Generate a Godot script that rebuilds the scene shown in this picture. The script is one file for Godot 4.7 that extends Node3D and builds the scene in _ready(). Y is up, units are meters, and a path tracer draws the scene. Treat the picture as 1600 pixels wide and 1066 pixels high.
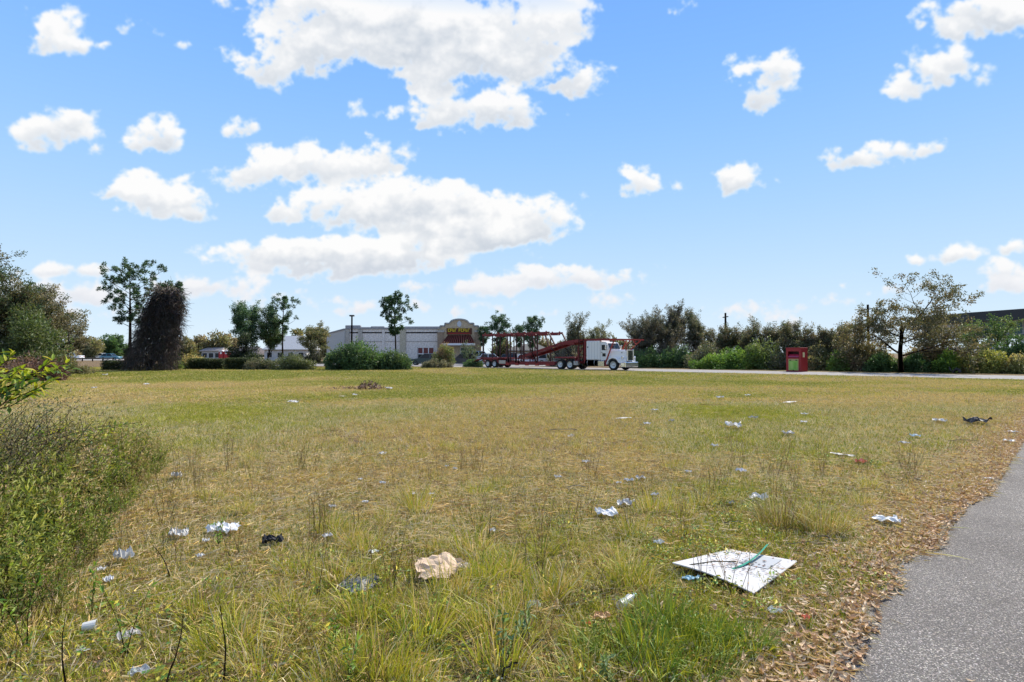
extends Node3D
# A vacant grass lot: survey helpers turn a row and column of the photograph into a place on the ground.
const EYE := 1.6
const FOCAL := 900.0
const HORIZON := 552.0
var rng := RandomNumberGenerator.new()
var M := {}
var taken := {}
var patch_noise := FastNoiseLite.new()
var fine_noise := FastNoiseLite.new()
var edge_x := PackedFloat32Array([0.6, 1.51, 1.78, 2.0, 2.17, 2.55, 2.71, 3.03, 3.41, 3.78, 4.57, 5.35, 7.1, 9.1, 14.0, 40.0])
var edge_d := PackedFloat32Array([1.6, 2.8, 3.12, 3.35, 3.65, 3.92, 4.24, 4.53, 4.72, 5.18, 5.95, 6.58, 8.37, 10.4, 15.0, 41.0])

class MB:
	var v := PackedVector3Array()
	var n := PackedVector3Array()
	var c := PackedColorArray()
	var ix := PackedInt32Array()
	func tri(a: Vector3, b: Vector3, d: Vector3, nn: Vector3, col: Color) -> void:
		var k := v.size()
		v.append(a); v.append(b); v.append(d)
		n.append(nn); n.append(nn); n.append(nn)
		c.append(col); c.append(col); c.append(col)
		ix.append(k)
		if (d - a).cross(b - a).dot(nn) >= 0.0:
			ix.append(k + 1); ix.append(k + 2)
		else:
			ix.append(k + 2); ix.append(k + 1)
	func quad(a: Vector3, b: Vector3, d: Vector3, e: Vector3, nn: Vector3, col: Color) -> void:
		if nn == Vector3.ZERO:
			nn = (d - a).cross(b - a).normalized()
		var k := v.size()
		v.append(a); v.append(b); v.append(d); v.append(e)
		for j in 4:
			n.append(nn); c.append(col)
		if (d - a).cross(b - a).dot(nn) >= 0.0:
			ix.append_array(PackedInt32Array([k, k + 1, k + 2, k, k + 2, k + 3]))
		else:
			ix.append_array(PackedInt32Array([k, k + 2, k + 1, k, k + 3, k + 2]))
	func box(at: Vector3, s: Vector3, col: Color, b := Basis.IDENTITY) -> void:
		var h := s * 0.5
		for ax in 3:
			for sg in [-1.0, 1.0]:
				var nn := Vector3.ZERO
				nn[ax] = sg
				var u := Vector3.ZERO
				u[(ax + 1) % 3] = h[(ax + 1) % 3]
				var w := Vector3.ZERO
				w[(ax + 2) % 3] = h[(ax + 2) % 3]
				var m := nn * h[ax]
				quad(at + b * (m - u - w), at + b * (m + u - w), at + b * (m + u + w), at + b * (m - u + w), b * nn, col)
	func cbox(at: Vector3, s: Vector3, ch: float, col: Color, b := Basis.IDENTITY) -> void:
		var h := s * 0.5
		var g := func(sg: Vector3, ax: int) -> Vector3:
			var p := sg * (h - Vector3.ONE * ch)
			p[ax] = sg[ax] * h[ax]
			return at + b * p
		for ax in 3:
			var a1 := (ax + 1) % 3
			var a2 := (ax + 2) % 3
			for sg in [-1.0, 1.0]:
				var nn := Vector3.ZERO
				nn[ax] = sg
				var q := []
				for pr in [[-1.0, -1.0], [1.0, -1.0], [1.0, 1.0], [-1.0, 1.0]]:
					var t := Vector3.ZERO
					t[ax] = sg; t[a1] = pr[0]; t[a2] = pr[1]
					q.append(g.call(t, ax))
				quad(q[0], q[1], q[2], q[3], b * nn, col)
				for s1 in [-1.0, 1.0]:
					var t0 := Vector3.ZERO
					t0[ax] = sg; t0[a1] = s1; t0[a2] = -1.0
					var t1 := t0
					t1[a2] = 1.0
					var en := Vector3.ZERO
					en[ax] = sg; en[a1] = s1
					quad(g.call(t0, ax), g.call(t1, ax), g.call(t1, a1), g.call(t0, a1), b * en.normalized(), col)
		for sx in [-1.0, 1.0]:
			for sy in [-1.0, 1.0]:
				for sz in [-1.0, 1.0]:
					var t := Vector3(sx, sy, sz)
					tri(g.call(t, 0), g.call(t, 1), g.call(t, 2), b * t.normalized(), col)
	func bar(a: Vector3, e: Vector3, w: float, hgt: float, col: Color) -> void:
		var d := (e - a)
		var x := d.normalized()
		var up := Vector3.UP if absf(x.y) < 0.95 else Vector3.RIGHT
		var z := x.cross(up).normalized()
		box((a + e) * 0.5, Vector3(d.length(), hgt, w), col, Basis(x, z.cross(x), z))
	func tube(p: PackedVector3Array, r: PackedFloat32Array, sides: int, col: Color, cap := false) -> void:
		var k0 := v.size()
		var up := Vector3(0.31, 0.2, 0.93)
		for j in p.size():
			var d := (p[mini(j + 1, p.size() - 1)] - p[maxi(j - 1, 0)]).normalized()
			var x := d.cross(up).normalized()
			if x == Vector3.ZERO:
				x = Vector3.RIGHT
			var y := d.cross(x)
			for s in sides:
				var a := TAU * s / sides
				var nn := x * cos(a) + y * sin(a)
				v.append(p[j] + nn * r[j]); n.append(nn); c.append(col)
		for j in p.size() - 1:
			for s in sides:
				var a := k0 + j * sides + s
				var b := k0 + j * sides + (s + 1) % sides
				ix.append_array(PackedInt32Array([a, b, b + sides, a, b + sides, a + sides]))
		if cap:
			for e in [0, p.size() - 1]:
				var nn := (p[e] - p[1 if e == 0 else e - 1]).normalized()
				for s in range(1, sides - 1):
					var kk: int = k0 + e * sides
					tri(v[kk], v[kk + s], v[kk + s + 1], nn, col)
	func cyl(a: Vector3, b: Vector3, r: float, sides: int, col: Color, r2 := -1.0) -> void:
		tube(PackedVector3Array([a, b]), PackedFloat32Array([r, r if r2 < 0.0 else r2]), sides, col, true)
	func lathe(at: Vector3, axis: Vector3, prof: Array, sides: int, col: Color) -> void:
		# prof: [offset along the axis, radius]; flat normals along the profile, smooth round it
		var x := axis.cross(Vector3.UP)
		if x.length() < 0.1:
			x = axis.cross(Vector3.RIGHT)
		x = x.normalized()
		var y := axis.cross(x)
		for j in prof.size() - 1:
			var o0: float = prof[j][0]
			var r0: float = prof[j][1]
			var o1: float = prof[j + 1][0]
			var r1: float = prof[j + 1][1]
			for s in sides:
				var a0 := TAU * s / sides
				var a1 := TAU * (s + 1) / sides
				var e0 := x * cos(a0) + y * sin(a0)
				var e1 := x * cos(a1) + y * sin(a1)
				var em := (e0 + e1).normalized()
				var nn := (em * (o1 - o0) - axis * (r1 - r0)).normalized()
				if r1 < 0.001:
					tri(at + axis * o0 + e0 * r0, at + axis * o0 + e1 * r0, at + axis * o1, nn, col)
				else:
					quad(at + axis * o0 + e0 * r0, at + axis * o0 + e1 * r0, at + axis * o1 + e1 * r1, at + axis * o1 + e0 * r1, nn, col)
	func prism(poly: PackedVector2Array, z0: float, z1: float, col: Color, b := Transform3D.IDENTITY) -> void:
		var t := Geometry2D.triangulate_polygon(poly)
		for e in [z0, z1]:
			var nn := b.basis * Vector3(0, 0, -1.0 if e == minf(z0, z1) else 1.0)
			for j in range(0, t.size(), 3):
				tri(b * Vector3(poly[t[j]].x, poly[t[j]].y, e), b * Vector3(poly[t[j + 1]].x, poly[t[j + 1]].y, e), b * Vector3(poly[t[j + 2]].x, poly[t[j + 2]].y, e), nn, col)
		var turn := -1.0 if Geometry2D.is_polygon_clockwise(poly) else 1.0
		for j in poly.size():
			var p := poly[j]
			var q := poly[(j + 1) % poly.size()]
			var dd := (q - p).normalized() * turn
			quad(b * Vector3(p.x, p.y, z0), b * Vector3(q.x, q.y, z0), b * Vector3(q.x, q.y, z1), b * Vector3(p.x, p.y, z1), b.basis * Vector3(dd.y, -dd.x, 0), col)
	func leaf(p: Vector3, dir: Vector3, nn: Vector3, ln: float, w: float, col: Color) -> void:
		# a folded lozenge: two faces that meet in the midrib
		var side := dir.cross(nn).normalized()
		var mid := p + dir * (ln * 0.45)
		var tip := p + dir * ln
		var up := nn * (w * 0.3)
		var l := mid + side * w * 0.5 + up
		var r := mid - side * w * 0.5 + up
		tri(p, l, tip, (nn - side * 0.5).normalized(), col)
		tri(p, tip, r, (nn + side * 0.5).normalized(), col)
	func blade(p: Vector3, dir: Vector3, ln: float, w: float, droop: float, col: Color) -> void:
		var side := dir.cross(Vector3(0.3, 0.1, 0.9)).normalized() * w * 0.5
		var d1 := (dir + Vector3.DOWN * droop * 0.4).normalized()
		var m := p + d1 * ln * 0.55
		var d2 := (dir + Vector3.DOWN * droop * 1.5).normalized()
		var t := m + d2 * ln * 0.45
		var n1 := side.cross(d1).normalized()
		quad(p - side, p + side, m + side * 0.8, m - side * 0.8, n1, col)
		tri(m - side * 0.8, m + side * 0.8, t, side.cross(d2).normalized(), col)
	func mesh() -> ArrayMesh:
		var a := []
		a.resize(Mesh.ARRAY_MAX)
		a[Mesh.ARRAY_VERTEX] = v
		a[Mesh.ARRAY_NORMAL] = n
		a[Mesh.ARRAY_COLOR] = c
		a[Mesh.ARRAY_INDEX] = ix
		var m := ArrayMesh.new()
		m.add_surface_from_arrays(Mesh.PRIMITIVE_TRIANGLES, a)
		return m

# ---------------------------------------------------------------- helpers
func row_distance(py: float) -> float:
	return FOCAL * EYE / (py - HORIZON)
func across(px: float, d: float) -> float:
	return (px - 800.0) / FOCAL * d
func on_ground(px: float, py: float) -> Vector3:
	var d := row_distance(py)
	var x := across(px, d)
	return Vector3(x, ground_height(x, d), -d)
func stand(px: float, d: float) -> Vector3:
	var x := across(px, d)
	return Vector3(x, ground_height(x, d), -d)
func height_at(py: float, d: float) -> float:
	return EYE + (HORIZON - py) / FOCAL * d
func path_edge(d: float) -> float:
	if d <= edge_d[0]:
		return edge_x[0] + (d - edge_d[0]) * 0.75
	for j in range(1, edge_d.size()):
		if d <= edge_d[j]:
			return lerpf(edge_x[j - 1], edge_x[j], (d - edge_d[j - 1]) / (edge_d[j] - edge_d[j - 1]))
	return 200.0
func ground_height(x: float, d: float) -> float:
	var k := clampf((path_edge(d) - x - 0.3) / 1.5, 0.0, 1.0) * clampf((36.0 - d) / 10.0, 0.0, 1.0)
	if k <= 0.0:
		return 0.0
	return k * (0.05 * patch_noise.get_noise_2d(x * 9.0, d * 9.0) + 0.02 * fine_noise.get_noise_2d(x * 60.0, d * 60.0))
func rv() -> Vector3:
	return Vector3(rng.randf_range(-1, 1), rng.randf_range(-1, 1), rng.randf_range(-1, 1))
func ru() -> Vector3:
	var q := rv()
	return q.normalized() if q.length() > 0.05 else Vector3.UP
func vary(col: Color, k: float) -> Color:
	var f := 1.0 + rng.randf_range(-k, k)
	return Color(col.r * f * (1.0 + rng.randf_range(-k, k) * 0.4), col.g * f, col.b * f * (1.0 + rng.randf_range(-k, k) * 0.4))
func numbered(called: String) -> String:
	taken[called] = taken.get(called, -1) + 1
	return called if taken[called] == 0 else "%s_%03d" % [called, taken[called]]
func tag(o: Node, label: String, category: String, group := "", kind := "") -> void:
	o.set_meta("label", label)
	o.set_meta("category", category)
	if group: o.set_meta("group", group)
	if kind: o.set_meta("kind", kind)
func thing(called: String, label: String, category: String, at := Vector3.ZERO, turn := 0.0, group := "") -> Node3D:
	var o := Node3D.new()
	o.name = numbered(called)
	add_child(o)
	o.position = at
	o.rotation.y = turn
	tag(o, label, category, group)
	return o
func part(parent: Node, called: String, mesh: Mesh, m: Material, at := Vector3.ZERO) -> MeshInstance3D:
	var o := MeshInstance3D.new()
	o.name = called
	o.mesh = mesh
	o.material_override = m
	o.position = at
	parent.add_child(o, true)
	return o
func lone(called: String, mesh: Mesh, m: Material, label: String, category: String, at := Vector3.ZERO, group := "") -> MeshInstance3D:
	var o := part(self, numbered(called), mesh, m, at)
	tag(o, label, category, group)
	return o
func structure(called: String, mesh: Mesh, m: Material, at := Vector3.ZERO) -> MeshInstance3D:
	var o := part(self, numbered(called), mesh, m, at)
	o.set_meta("kind", "structure")
	return o
func stuff(called: String, mesh: Mesh, m: Material, where: Array, tints: PackedColorArray, label: String, category: String) -> void:
	if where.is_empty():
		return
	var mm := MultiMesh.new()
	mm.transform_format = MultiMesh.TRANSFORM_3D
	mm.use_colors = true
	mm.mesh = mesh
	mm.instance_count = where.size()
	for j in where.size():
		mm.set_instance_transform(j, where[j])
		mm.set_instance_color(j, tints[j])
	var o := MultiMeshInstance3D.new()
	o.name = numbered(called)
	o.multimesh = mm
	o.material_override = m
	add_child(o)
	tag(o, label, category, "", "stuff")
func lin(r: float, g: float, b: float) -> Color:
	return Color(r, g, b).linear_to_srgb()
func paint(rough: float, metal := 0.0, coat := 0.0) -> StandardMaterial3D:
	var m := StandardMaterial3D.new()
	m.vertex_color_use_as_albedo = true
	m.roughness = rough
	m.metallic = metal
	if coat > 0.0:
		m.clearcoat_enabled = true
		m.clearcoat = coat
		m.clearcoat_roughness = 0.12
	return m
func noise_picture(freq: float, lo: Color, hi: Color, seed_value: int, size := 512, octaves := 4) -> NoiseTexture2D:
	var f := FastNoiseLite.new()
	f.seed = seed_value
	f.noise_type = FastNoiseLite.TYPE_SIMPLEX_SMOOTH
	f.frequency = freq
	f.fractal_octaves = octaves
	var t := NoiseTexture2D.new()
	t.width = size
	t.height = size
	t.seamless = true
	t.noise = f
	var g := Gradient.new()
	g.set_color(0, lo)
	g.set_color(1, hi)
	t.color_ramp = g
	return t
func weathered(m: StandardMaterial3D, tex: Texture2D, scale: float, bump := 0.0) -> StandardMaterial3D:
	m.albedo_texture = tex
	m.uv1_triplanar = true
	m.uv1_world_triplanar = true
	m.uv1_scale = Vector3.ONE * scale
	if bump > 0.0:
		m.heightmap_enabled = true
		m.heightmap_texture = tex
		m.heightmap_scale = bump
	return m

func make_materials() -> void:
	var mottled := noise_picture(0.02, Color(0.78, 0.77, 0.76), Color(1, 1, 1), 3)
	var leafy := paint(0.55)
	leafy.backlight_enabled = true
	leafy.backlight = lin(0.78, 0.82, 0.5)
	M.leaf = leafy
	var gr := paint(0.6)
	gr.backlight_enabled = true
	gr.backlight = lin(0.5, 0.52, 0.36)
	M.grass = gr
	M.bark = weathered(paint(0.9), mottled, 1.7, 1.2)
	M.twig = paint(0.85)
	M.stucco = weathered(paint(0.9), mottled, 0.35)
	M.car_paint = paint(0.35, 0.0, 0.9)
	M.truck_red = weathered(paint(0.55), mottled, 0.9)
	M.truck_white = paint(0.32, 0.0, 0.7)
	M.chrome = paint(0.18, 0.9)
	M.steel = paint(0.45, 0.6)
	M.rubber = paint(0.85)
	M.glass = paint(0.06)
	M.glass.metallic_specular = 0.35
	M.plain = paint(0.75)
	M.sheet = paint(0.5)
	M.sheet.backlight_enabled = true
	M.sheet.backlight = lin(0.35, 0.35, 0.35)
	var clear := StandardMaterial3D.new()
	clear.vertex_color_use_as_albedo = true
	clear.transparency = BaseMaterial3D.TRANSPARENCY_ALPHA
	clear.albedo_color = Color(1, 1, 1, 0.45)
	clear.roughness = 0.3
	M.film = clear
	# thatch: short straws drawn one over another
	var im := Image.create(1024, 1024, false, Image.FORMAT_RGB8)
	im.fill(Color(0.50, 0.44, 0.36))
	var pal := [Color(0.86, 0.78, 0.62), Color(0.74, 0.66, 0.5), Color(0.62, 0.53, 0.41), Color(0.44, 0.38, 0.3), Color(0.93, 0.87, 0.74), Color(0.66, 0.63, 0.44), Color(0.36, 0.31, 0.26)]
	for j in 16000:
		var a := rng.randf() * TAU
		var p := Vector2(rng.randf() * 1024.0, rng.randf() * 1024.0)
		var st := Vector2(cos(a), sin(a))
		var col: Color = pal[rng.randi() % 7]
		var bend := rng.randf_range(-0.03, 0.03)
		for s in rng.randi_range(8, 46):
			im.set_pixel(int(p.x) & 1023, int(p.y) & 1023, col)
			im.set_pixel(int(p.x + 0.7) & 1023, int(p.y) & 1023, col)
			p += st
			st = st.rotated(bend)
	M.ground = weathered(paint(0.95), ImageTexture.create_from_image(im), 0.55, 2.0)
	# asphalt: dark binder full of pale and pinkish stone
	var n := 1024
	im = Image.create(n, n, false, Image.FORMAT_RGB8)
	im.fill(Color(0.33, 0.325, 0.32))
	for j in 62000:
		var q := Vector2i(rng.randi() % n, rng.randi() % n)
		var k := rng.randf()
		var g := 0.36 + 0.44 * k * k + rng.randf() * 0.1
		var col := Color(g * rng.randf_range(0.99, 1.06), g, g * rng.randf_range(0.92, 1.02))
		var w := rng.randi_range(2, 6)
		var h := rng.randi_range(2, 5)
		for yy in h:
			var cut := 1 if (yy == 0 or yy == h - 1) and w > 2 else 0
			for xx in range(cut, w - cut):
				im.set_pixel((q.x + xx) & (n - 1), (q.y + yy) & (n - 1), col)
	var stone := ImageTexture.create_from_image(im)
	M.asphalt = weathered(paint(0.88), stone, 0.6, 0.8)
	M.asphalt.detail_enabled = true
	M.asphalt.detail_blend_mode = BaseMaterial3D.BLEND_MODE_MUL
	M.asphalt.detail_albedo = noise_picture(0.012, Color(0.80, 0.79, 0.79), Color(1, 1, 1), 9)
	M.asphalt.detail_uv_layer = BaseMaterial3D.DETAIL_UV_2
	M.asphalt.uv2_triplanar = true
	M.asphalt.uv2_world_triplanar = true
	M.asphalt.uv2_scale = Vector3.ONE * 0.13
	M.road = weathered(paint(0.9), mottled, 0.25)

# ---------------------------------------------------------------- sky
func add_sky(env: Environment) -> void:
	var W := 4096
	var H := 2048
	var wisp := FastNoiseLite.new()
	wisp.seed = 11
	wisp.frequency = 0.011
	wisp.fractal_octaves = 5
	wisp.fractal_gain = 0.55
	var puff := FastNoiseLite.new()
	puff.seed = 5
	puff.noise_type = FastNoiseLite.TYPE_CELLULAR
	puff.cellular_return_type = FastNoiseLite.RETURN_DISTANCE
	puff.frequency = 0.028
	puff.fractal_octaves = 3
	# clouds: centre column and row, half width, half height, thickness; directions, so they lie at infinity
	var blobs := [[85,18,46,20,.8],[78,52,40,26,1],[112,66,28,12,.8],[88,80,16,10,.6],[205,34,20,10,.5],[236,46,15,6,.6],[283,65,15,4,.5],[160,62,7,7,.5],
		[600,30,170,48,1.3],[470,72,90,38,1.1],[410,108,36,30,1],[700,60,110,62,1.4],[850,20,72,48,1.2],[830,85,62,42,1.1],[905,118,52,28,1],[680,125,44,42,.9],[740,172,102,26,1.1],[660,184,30,12,.8],[795,160,40,26,1],[560,-20,200,50,1.2],
		[82,198,58,30,1.1],[115,180,26,16,.9],[146,231,15,9,.9],[237,205,36,27,1.1],[255,216,22,18,1],[212,224,20,8,.8],[374,195,25,15,.95],[562,160,18,14,.42],
		[470,250,108,28,1],[600,240,46,32,.95],[388,276,52,22,.9],[520,264,80,20,.9],[215,290,52,24,1],[268,315,66,26,1.1],[168,300,24,8,.8],[285,276,20,10,.7],[305,336,40,8,.9],
		[430,326,27,17,.9],[590,322,142,36,1.2],[750,345,130,40,1.3],[655,306,90,26,1.1],[850,338,32,30,1],[720,366,116,20,1.1],[520,402,162,28,1.3],[440,386,62,16,1],[625,395,92,22,1.1],[702,384,30,8,.7],
		[720,451,86,12,.95],[880,433,120,16,1.05],[650,444,22,7,.8],[940,471,46,13,.8],[110,421,82,9,.9],[95,456,105,17,.9],[322,446,90,18,.95],[420,470,110,12,.6],[580,478,120,10,.5],
		[1203,118,42,42,1],[1222,94,28,22,.9],[1186,150,22,14,.8],[1468,100,60,28,1.05],[1428,135,29,18,.9],[1502,80,26,16,.9],[1548,104,14,22,.45],[1540,20,100,28,1.1],[1505,45,44,15,.8],[1600,0,80,40,1.1],
		[998,282,31,21,1.05],[1066,284,22,12,.55],[920,300,18,6,.45],[1150,275,38,21,1.05],[1182,285,20,8,.8],[1212,283,13,5,.5],[1328,243,38,14,1],[1395,238,50,17,1],[1432,233,27,12,.9],[1467,228,19,10,.9],
		[1495,396,40,16,.95],[1440,406,14,5,.7],[1572,426,36,16,1],[1592,385,17,11,.9],[1580,447,44,10,.8],[1150,484,70,12,.65],[1280,470,52,11,.8],[1400,450,60,10,.6],[260,384,14,5,.6],[1070,4,20,9,.8],
		[1040,414,20,5,.4],[838,396,16,5,.35],[760,482,120,9,.5],[1240,500,150,9,.5],[150,495,150,9,.5]]
	var X0 := -280
	var Y0 := -120
	var GW := 2160
	var GH := 690
	var dens := PackedFloat32Array()
	dens.resize(GW * GH)
	var low := PackedFloat32Array()
	low.resize(GW * GH)
	var sum := PackedFloat32Array()
	sum.resize(GW * GH)
	for b in blobs:
		var rx: float = b[2] * 1.5 + 5.0
		var ry: float = b[3] * 1.45 + 4.0
		for yy in range(maxi(0, int(b[1] - ry) - Y0), mini(GH, int(b[1] + ry) - Y0)):
			for xx in range(maxi(0, int(b[0] - rx) - X0), mini(GW, int(b[0] + rx) - X0)):
				var u: float = (xx + X0 - b[0]) / rx
				var w: float = (yy + Y0 - b[1]) / ry
				var q := 1.0 - u * u - w * w
				if q > 0.0:
					var k: float = q * b[4] * 1.15
					var at := yy * GW + xx
					low[at] += k * w
					dens[at] = maxf(dens[at], k) + 0.22 * minf(dens[at], k)
					sum[at] += k
	var blue := func(el: float) -> Color:  # elevation in degrees
		var t := clampf(el / 34.0, 0.0, 1.0)
		var r := pow(1.0 - t, 1.5)
		return Color(lerpf(0.49, 0.90, r), lerpf(0.70, 0.96, pow(1.0 - t, 1.2)), 1.0) if el < 34.0 else Color(0.49, 0.70, 1.0).lerp(Color(0.30, 0.55, 0.93), clampf((el - 34.0) / 56.0, 0.0, 1.0))
	var cover := func(base: Color, d: float, lw: float, s: float) -> Color:
		if d <= 0.0:
			return base
		var a := smoothstep(-0.05, 0.55, d)
		var thick := smoothstep(0.12, 0.75, d)
		var sh := clampf(thick * (0.28 + 1.25 * lw), 0.0, 1.0)
		var cl := Color(1.0, 0.995, 0.99).lerp(Color(0.77, 0.805, 0.85), sh)
		cl = cl.lerp(Color(0.90, 0.91, 0.95), s)
		return base.lerp(cl, a * 0.97)
	# the whole upper sky at a quarter of the size, with scattered clouds of the same kind all round
	var im := Image.create(1024, 512, false, Image.FORMAT_RGB8)
	im.fill(Color(0.62, 0.62, 0.56))
	for y in 257:
		var el := 90.0 - (y + 0.5) / 512.0 * 180.0
		var base: Color = blue.call(maxf(el, 0.0))
		for x in 1024:
			var az := (x + 0.5) / 1024.0 * TAU
			var e := deg_to_rad(maxf(el, 0.0))
			var p := Vector3(cos(e) * sin(az), sin(e), cos(e) * cos(az)) * 420.0
			var d := wisp.get_noise_3d(p.x, p.y * 2.2, p.z) * 2.2 - 0.10
			im.set_pixel(x, y, cover.call(base, d, 0.1, 0.0))
	im.resize(W, H, Image.INTERPOLATE_BILINEAR)
	# the part in view, cloud by cloud; azimuth 0 is straight ahead (-z) at the middle column
	var c0 := W / 2 - int(49.0 / 360.0 * W)
	var c1 := W / 2 + int(49.0 / 360.0 * W)
	for y in range(H / 2 - int(36.0 / 180.0 * H), H / 2 + 2):
		var el := PI / 2 - (y + 0.5) / H * PI
		var base: Color = blue.call(maxf(rad_to_deg(el), 0.0))
		for x in range(c0, c1):
			var az := ((x + 0.5) / W - 0.5) * TAU
			var px := 800.0 + FOCAL * tan(az)
			var py := HORIZON - FOCAL * tan(el) / cos(az)
			var ww := wisp.get_noise_2d(px, py * 1.25)
			var pf := puff.get_noise_2d(px + ww * 40.0, py * 1.15)
			var gx := int(px + ww * 14.0) - X0
			var gy := int(py + wisp.get_noise_2d(px + 500.0, py) * 9.0) - Y0
			if gx < 0 or gy < 0 or gx >= GW or gy >= GH:
				continue
			var d0 := dens[gy * GW + gx]
			var border := minf(minf((x - c0) / 60.0, (c1 - 1 - x) / 60.0), (y - (H / 2 - int(36.0 / 180.0 * H))) / 60.0)
			var col := base
			if d0 > 0.01:
				var hf := wisp.get_noise_2d(px * 3.1 + 90.0, py * 3.6)
				var d := d0 - 0.60 + ww * 0.80 + hf * 0.42 - (pf + 0.45) * 0.45
				var lw := low[gy * GW + gx] / sum[gy * GW + gx]
				col = cover.call(base, d, lw * 1.0 + 0.08 - ww * 0.5 - hf * 0.2 + pf * 0.2, smoothstep(380.0, 480.0, py) * 0.5)
			if border < 1.0:
				col = im.get_pixel((x + W / 2) % W, y).lerp(col, maxf(border, 0.0))
			im.set_pixel((x + W / 2) % W, y, col)
	var sky := PanoramaSkyMaterial.new()
	sky.panorama = ImageTexture.create_from_image(im)
	env.sky = Sky.new()
	env.sky.sky_material = sky

# ---------------------------------------------------------------- ground and grass
func greenness(x: float, d: float) -> float:
	var px := 800.0 + x / maxf(d, 1.0) * FOCAL
	var g := 0.46
	if d > 30.0:
		g = lerpf(0.74, 0.38, smoothstep(760.0, 1120.0, px))
	elif d > 20.0:
		g = lerpf(0.44, 0.56, smoothstep(20.0, 30.0, d)) + 0.10 * smoothstep(560.0, 800.0, px) * (1.0 - smoothstep(950.0, 1150.0, px))
	elif d > 9.0:
		g = 0.40
		g -= 0.20 * clampf(1.0 - absf(px - 900.0) / 190.0, 0.0, 1.0) * clampf(1.0 - absf(d - 12.5) / 4.0, 0.0, 1.0)
	else:
		g = 0.42 + 0.16 * clampf(1.0 - absf(px - 560.0) / 420.0, 0.0, 1.0)
		g += 0.32 * clampf(1.0 - Vector2((px - 1060.0) / 190.0, (d - 3.3) / 1.0).length(), 0.0, 1.0) * 1.6
	g += 0.72 * patch_noise.get_noise_2d(x * 5.0, d * 5.0) + 0.45 * fine_noise.get_noise_2d(x * 14.0, d * 14.0)
	g -= 0.35 * smoothstep(1.6, 0.3, path_edge(d) - x) * (1.0 if d > 4.2 else 0.6)
	return clampf(g, 0.0, 1.0)
func on_path(x: float, d: float) -> bool:
	return x > path_edge(d) - 0.02
func road_side(x: float, d: float) -> float:  # metres behind the near edge of the far road
	return (Vector2(x, -d) - Vector2(11.6, -50.4)).dot(Vector2(0.636, -0.772))
func make_ground() -> void:
	var xs := PackedFloat32Array()
	var ds := PackedFloat32Array()
	var a := 0.0
	var st := 0.3
	while a < 700.0:
		xs.append(a)
		if a > 0.0: xs.append(-a)
		if a > 7.0: st *= 1.075
		a += st
	xs.sort()
	a = -12.0
	st = 2.0
	while a < 900.0:
		ds.append(a)
		st = 1.2 if a < 1.0 else (0.3 if a < 12.0 else st * 1.055)
		a += st
	var b := MB.new()
	for d in ds:
		for x in xs:
			b.v.append(Vector3(x, ground_height(x, d), -d))
			var g := greenness(x, d) if d > 0.5 and d < 75.0 else 0.45
			var col := Color(0.48, 0.37, 0.20).lerp(Color(0.32, 0.33, 0.06), g)
			if d > 30.0:
				col = Color(0.43, 0.335, 0.13).lerp(Color(0.27, 0.285, 0.035), g)
			if d > 62.0:
				col = Color(0.40, 0.31, 0.17)
			b.c.append(col)
	var w := xs.size()
	for j in ds.size() - 1:
		for k in w - 1:
			var q := j * w + k
			b.ix.append_array(PackedInt32Array([q, q + w, q + w + 1, q, q + w + 1, q + 1]))
	for j in b.v.size():
		b.n.append(Vector3.UP)
	structure("ground", b.mesh(), M.ground)
	# asphalt path
	b = MB.new()
	var grey := Color(0.95, 0.91, 0.87)
	var dd := 0.6
	var prev := Vector3.ZERO
	var first := true
	while dd < 40.0:
		var e := path_edge(dd) + 0.035 * fine_noise.get_noise_1d(dd * 90.0)
		var p := Vector3(e, 0.012, -dd)
		if not first:
			var far := p + Vector3(5.2, 0, 3.2)
			var fpr := prev + Vector3(5.2, 0, 3.2)
			b.quad(prev, p, far, fpr, Vector3.UP, grey)
			b.quad(prev, p, p + Vector3(-0.02, -0.04, 0), prev + Vector3(-0.02, -0.04, 0), Vector3(-0.8, 0.2, 0.5), grey)
		prev = p
		first = false
		dd += 0.09 if dd < 9.0 else 0.5
	structure("asphalt_path", b.mesh(), M.asphalt)
	# the far road with its broken near edge
	b = MB.new()
	var dir := Vector3(0.772, 0, 0.636)
	var side := Vector3(0.636, 0, -0.772)
	var o := Vector3(11.6, 0.02, -50.4)
	var rc := Color(0.30, 0.285, 0.275)
	var t := -34.0
	var p0 := Vector3.ZERO
	var p1 := Vector3.ZERO
	while t < 60.0:
		var n0 := o + dir * t + side * (0.25 * fine_noise.get_noise_1d(t * 30.0))
		var n1 := o + dir * t + side * (7.6 + 0.5 * fine_noise.get_noise_1d(t * 14.0 + 300.0))
		if t > -34.0:
			b.quad(p0, n0, n1, p1, Vector3.UP, rc)
		p0 = n0
		p1 = n1
		t += 0.8
	structure("road", b.mesh(), M.road)
	b = MB.new()
	b.quad(Vector3(-32, 0.016, -71), Vector3(40, 0.016, -71), Vector3(40, 0.016, -89), Vector3(-32, 0.016, -89), Vector3.UP, Color(0.30, 0.29, 0.28))
	structure("parking_lot", b.mesh(), M.road)
	b = MB.new()
	b.quad(Vector3(-160, 0.02, -128), Vector3(-58, 0.02, -128), Vector3(-58, 0.02, -152), Vector3(-160, 0.02, -152), Vector3.UP, Color(0.42, 0.40, 0.39))
	structure("street", b.mesh(), M.road)

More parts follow.
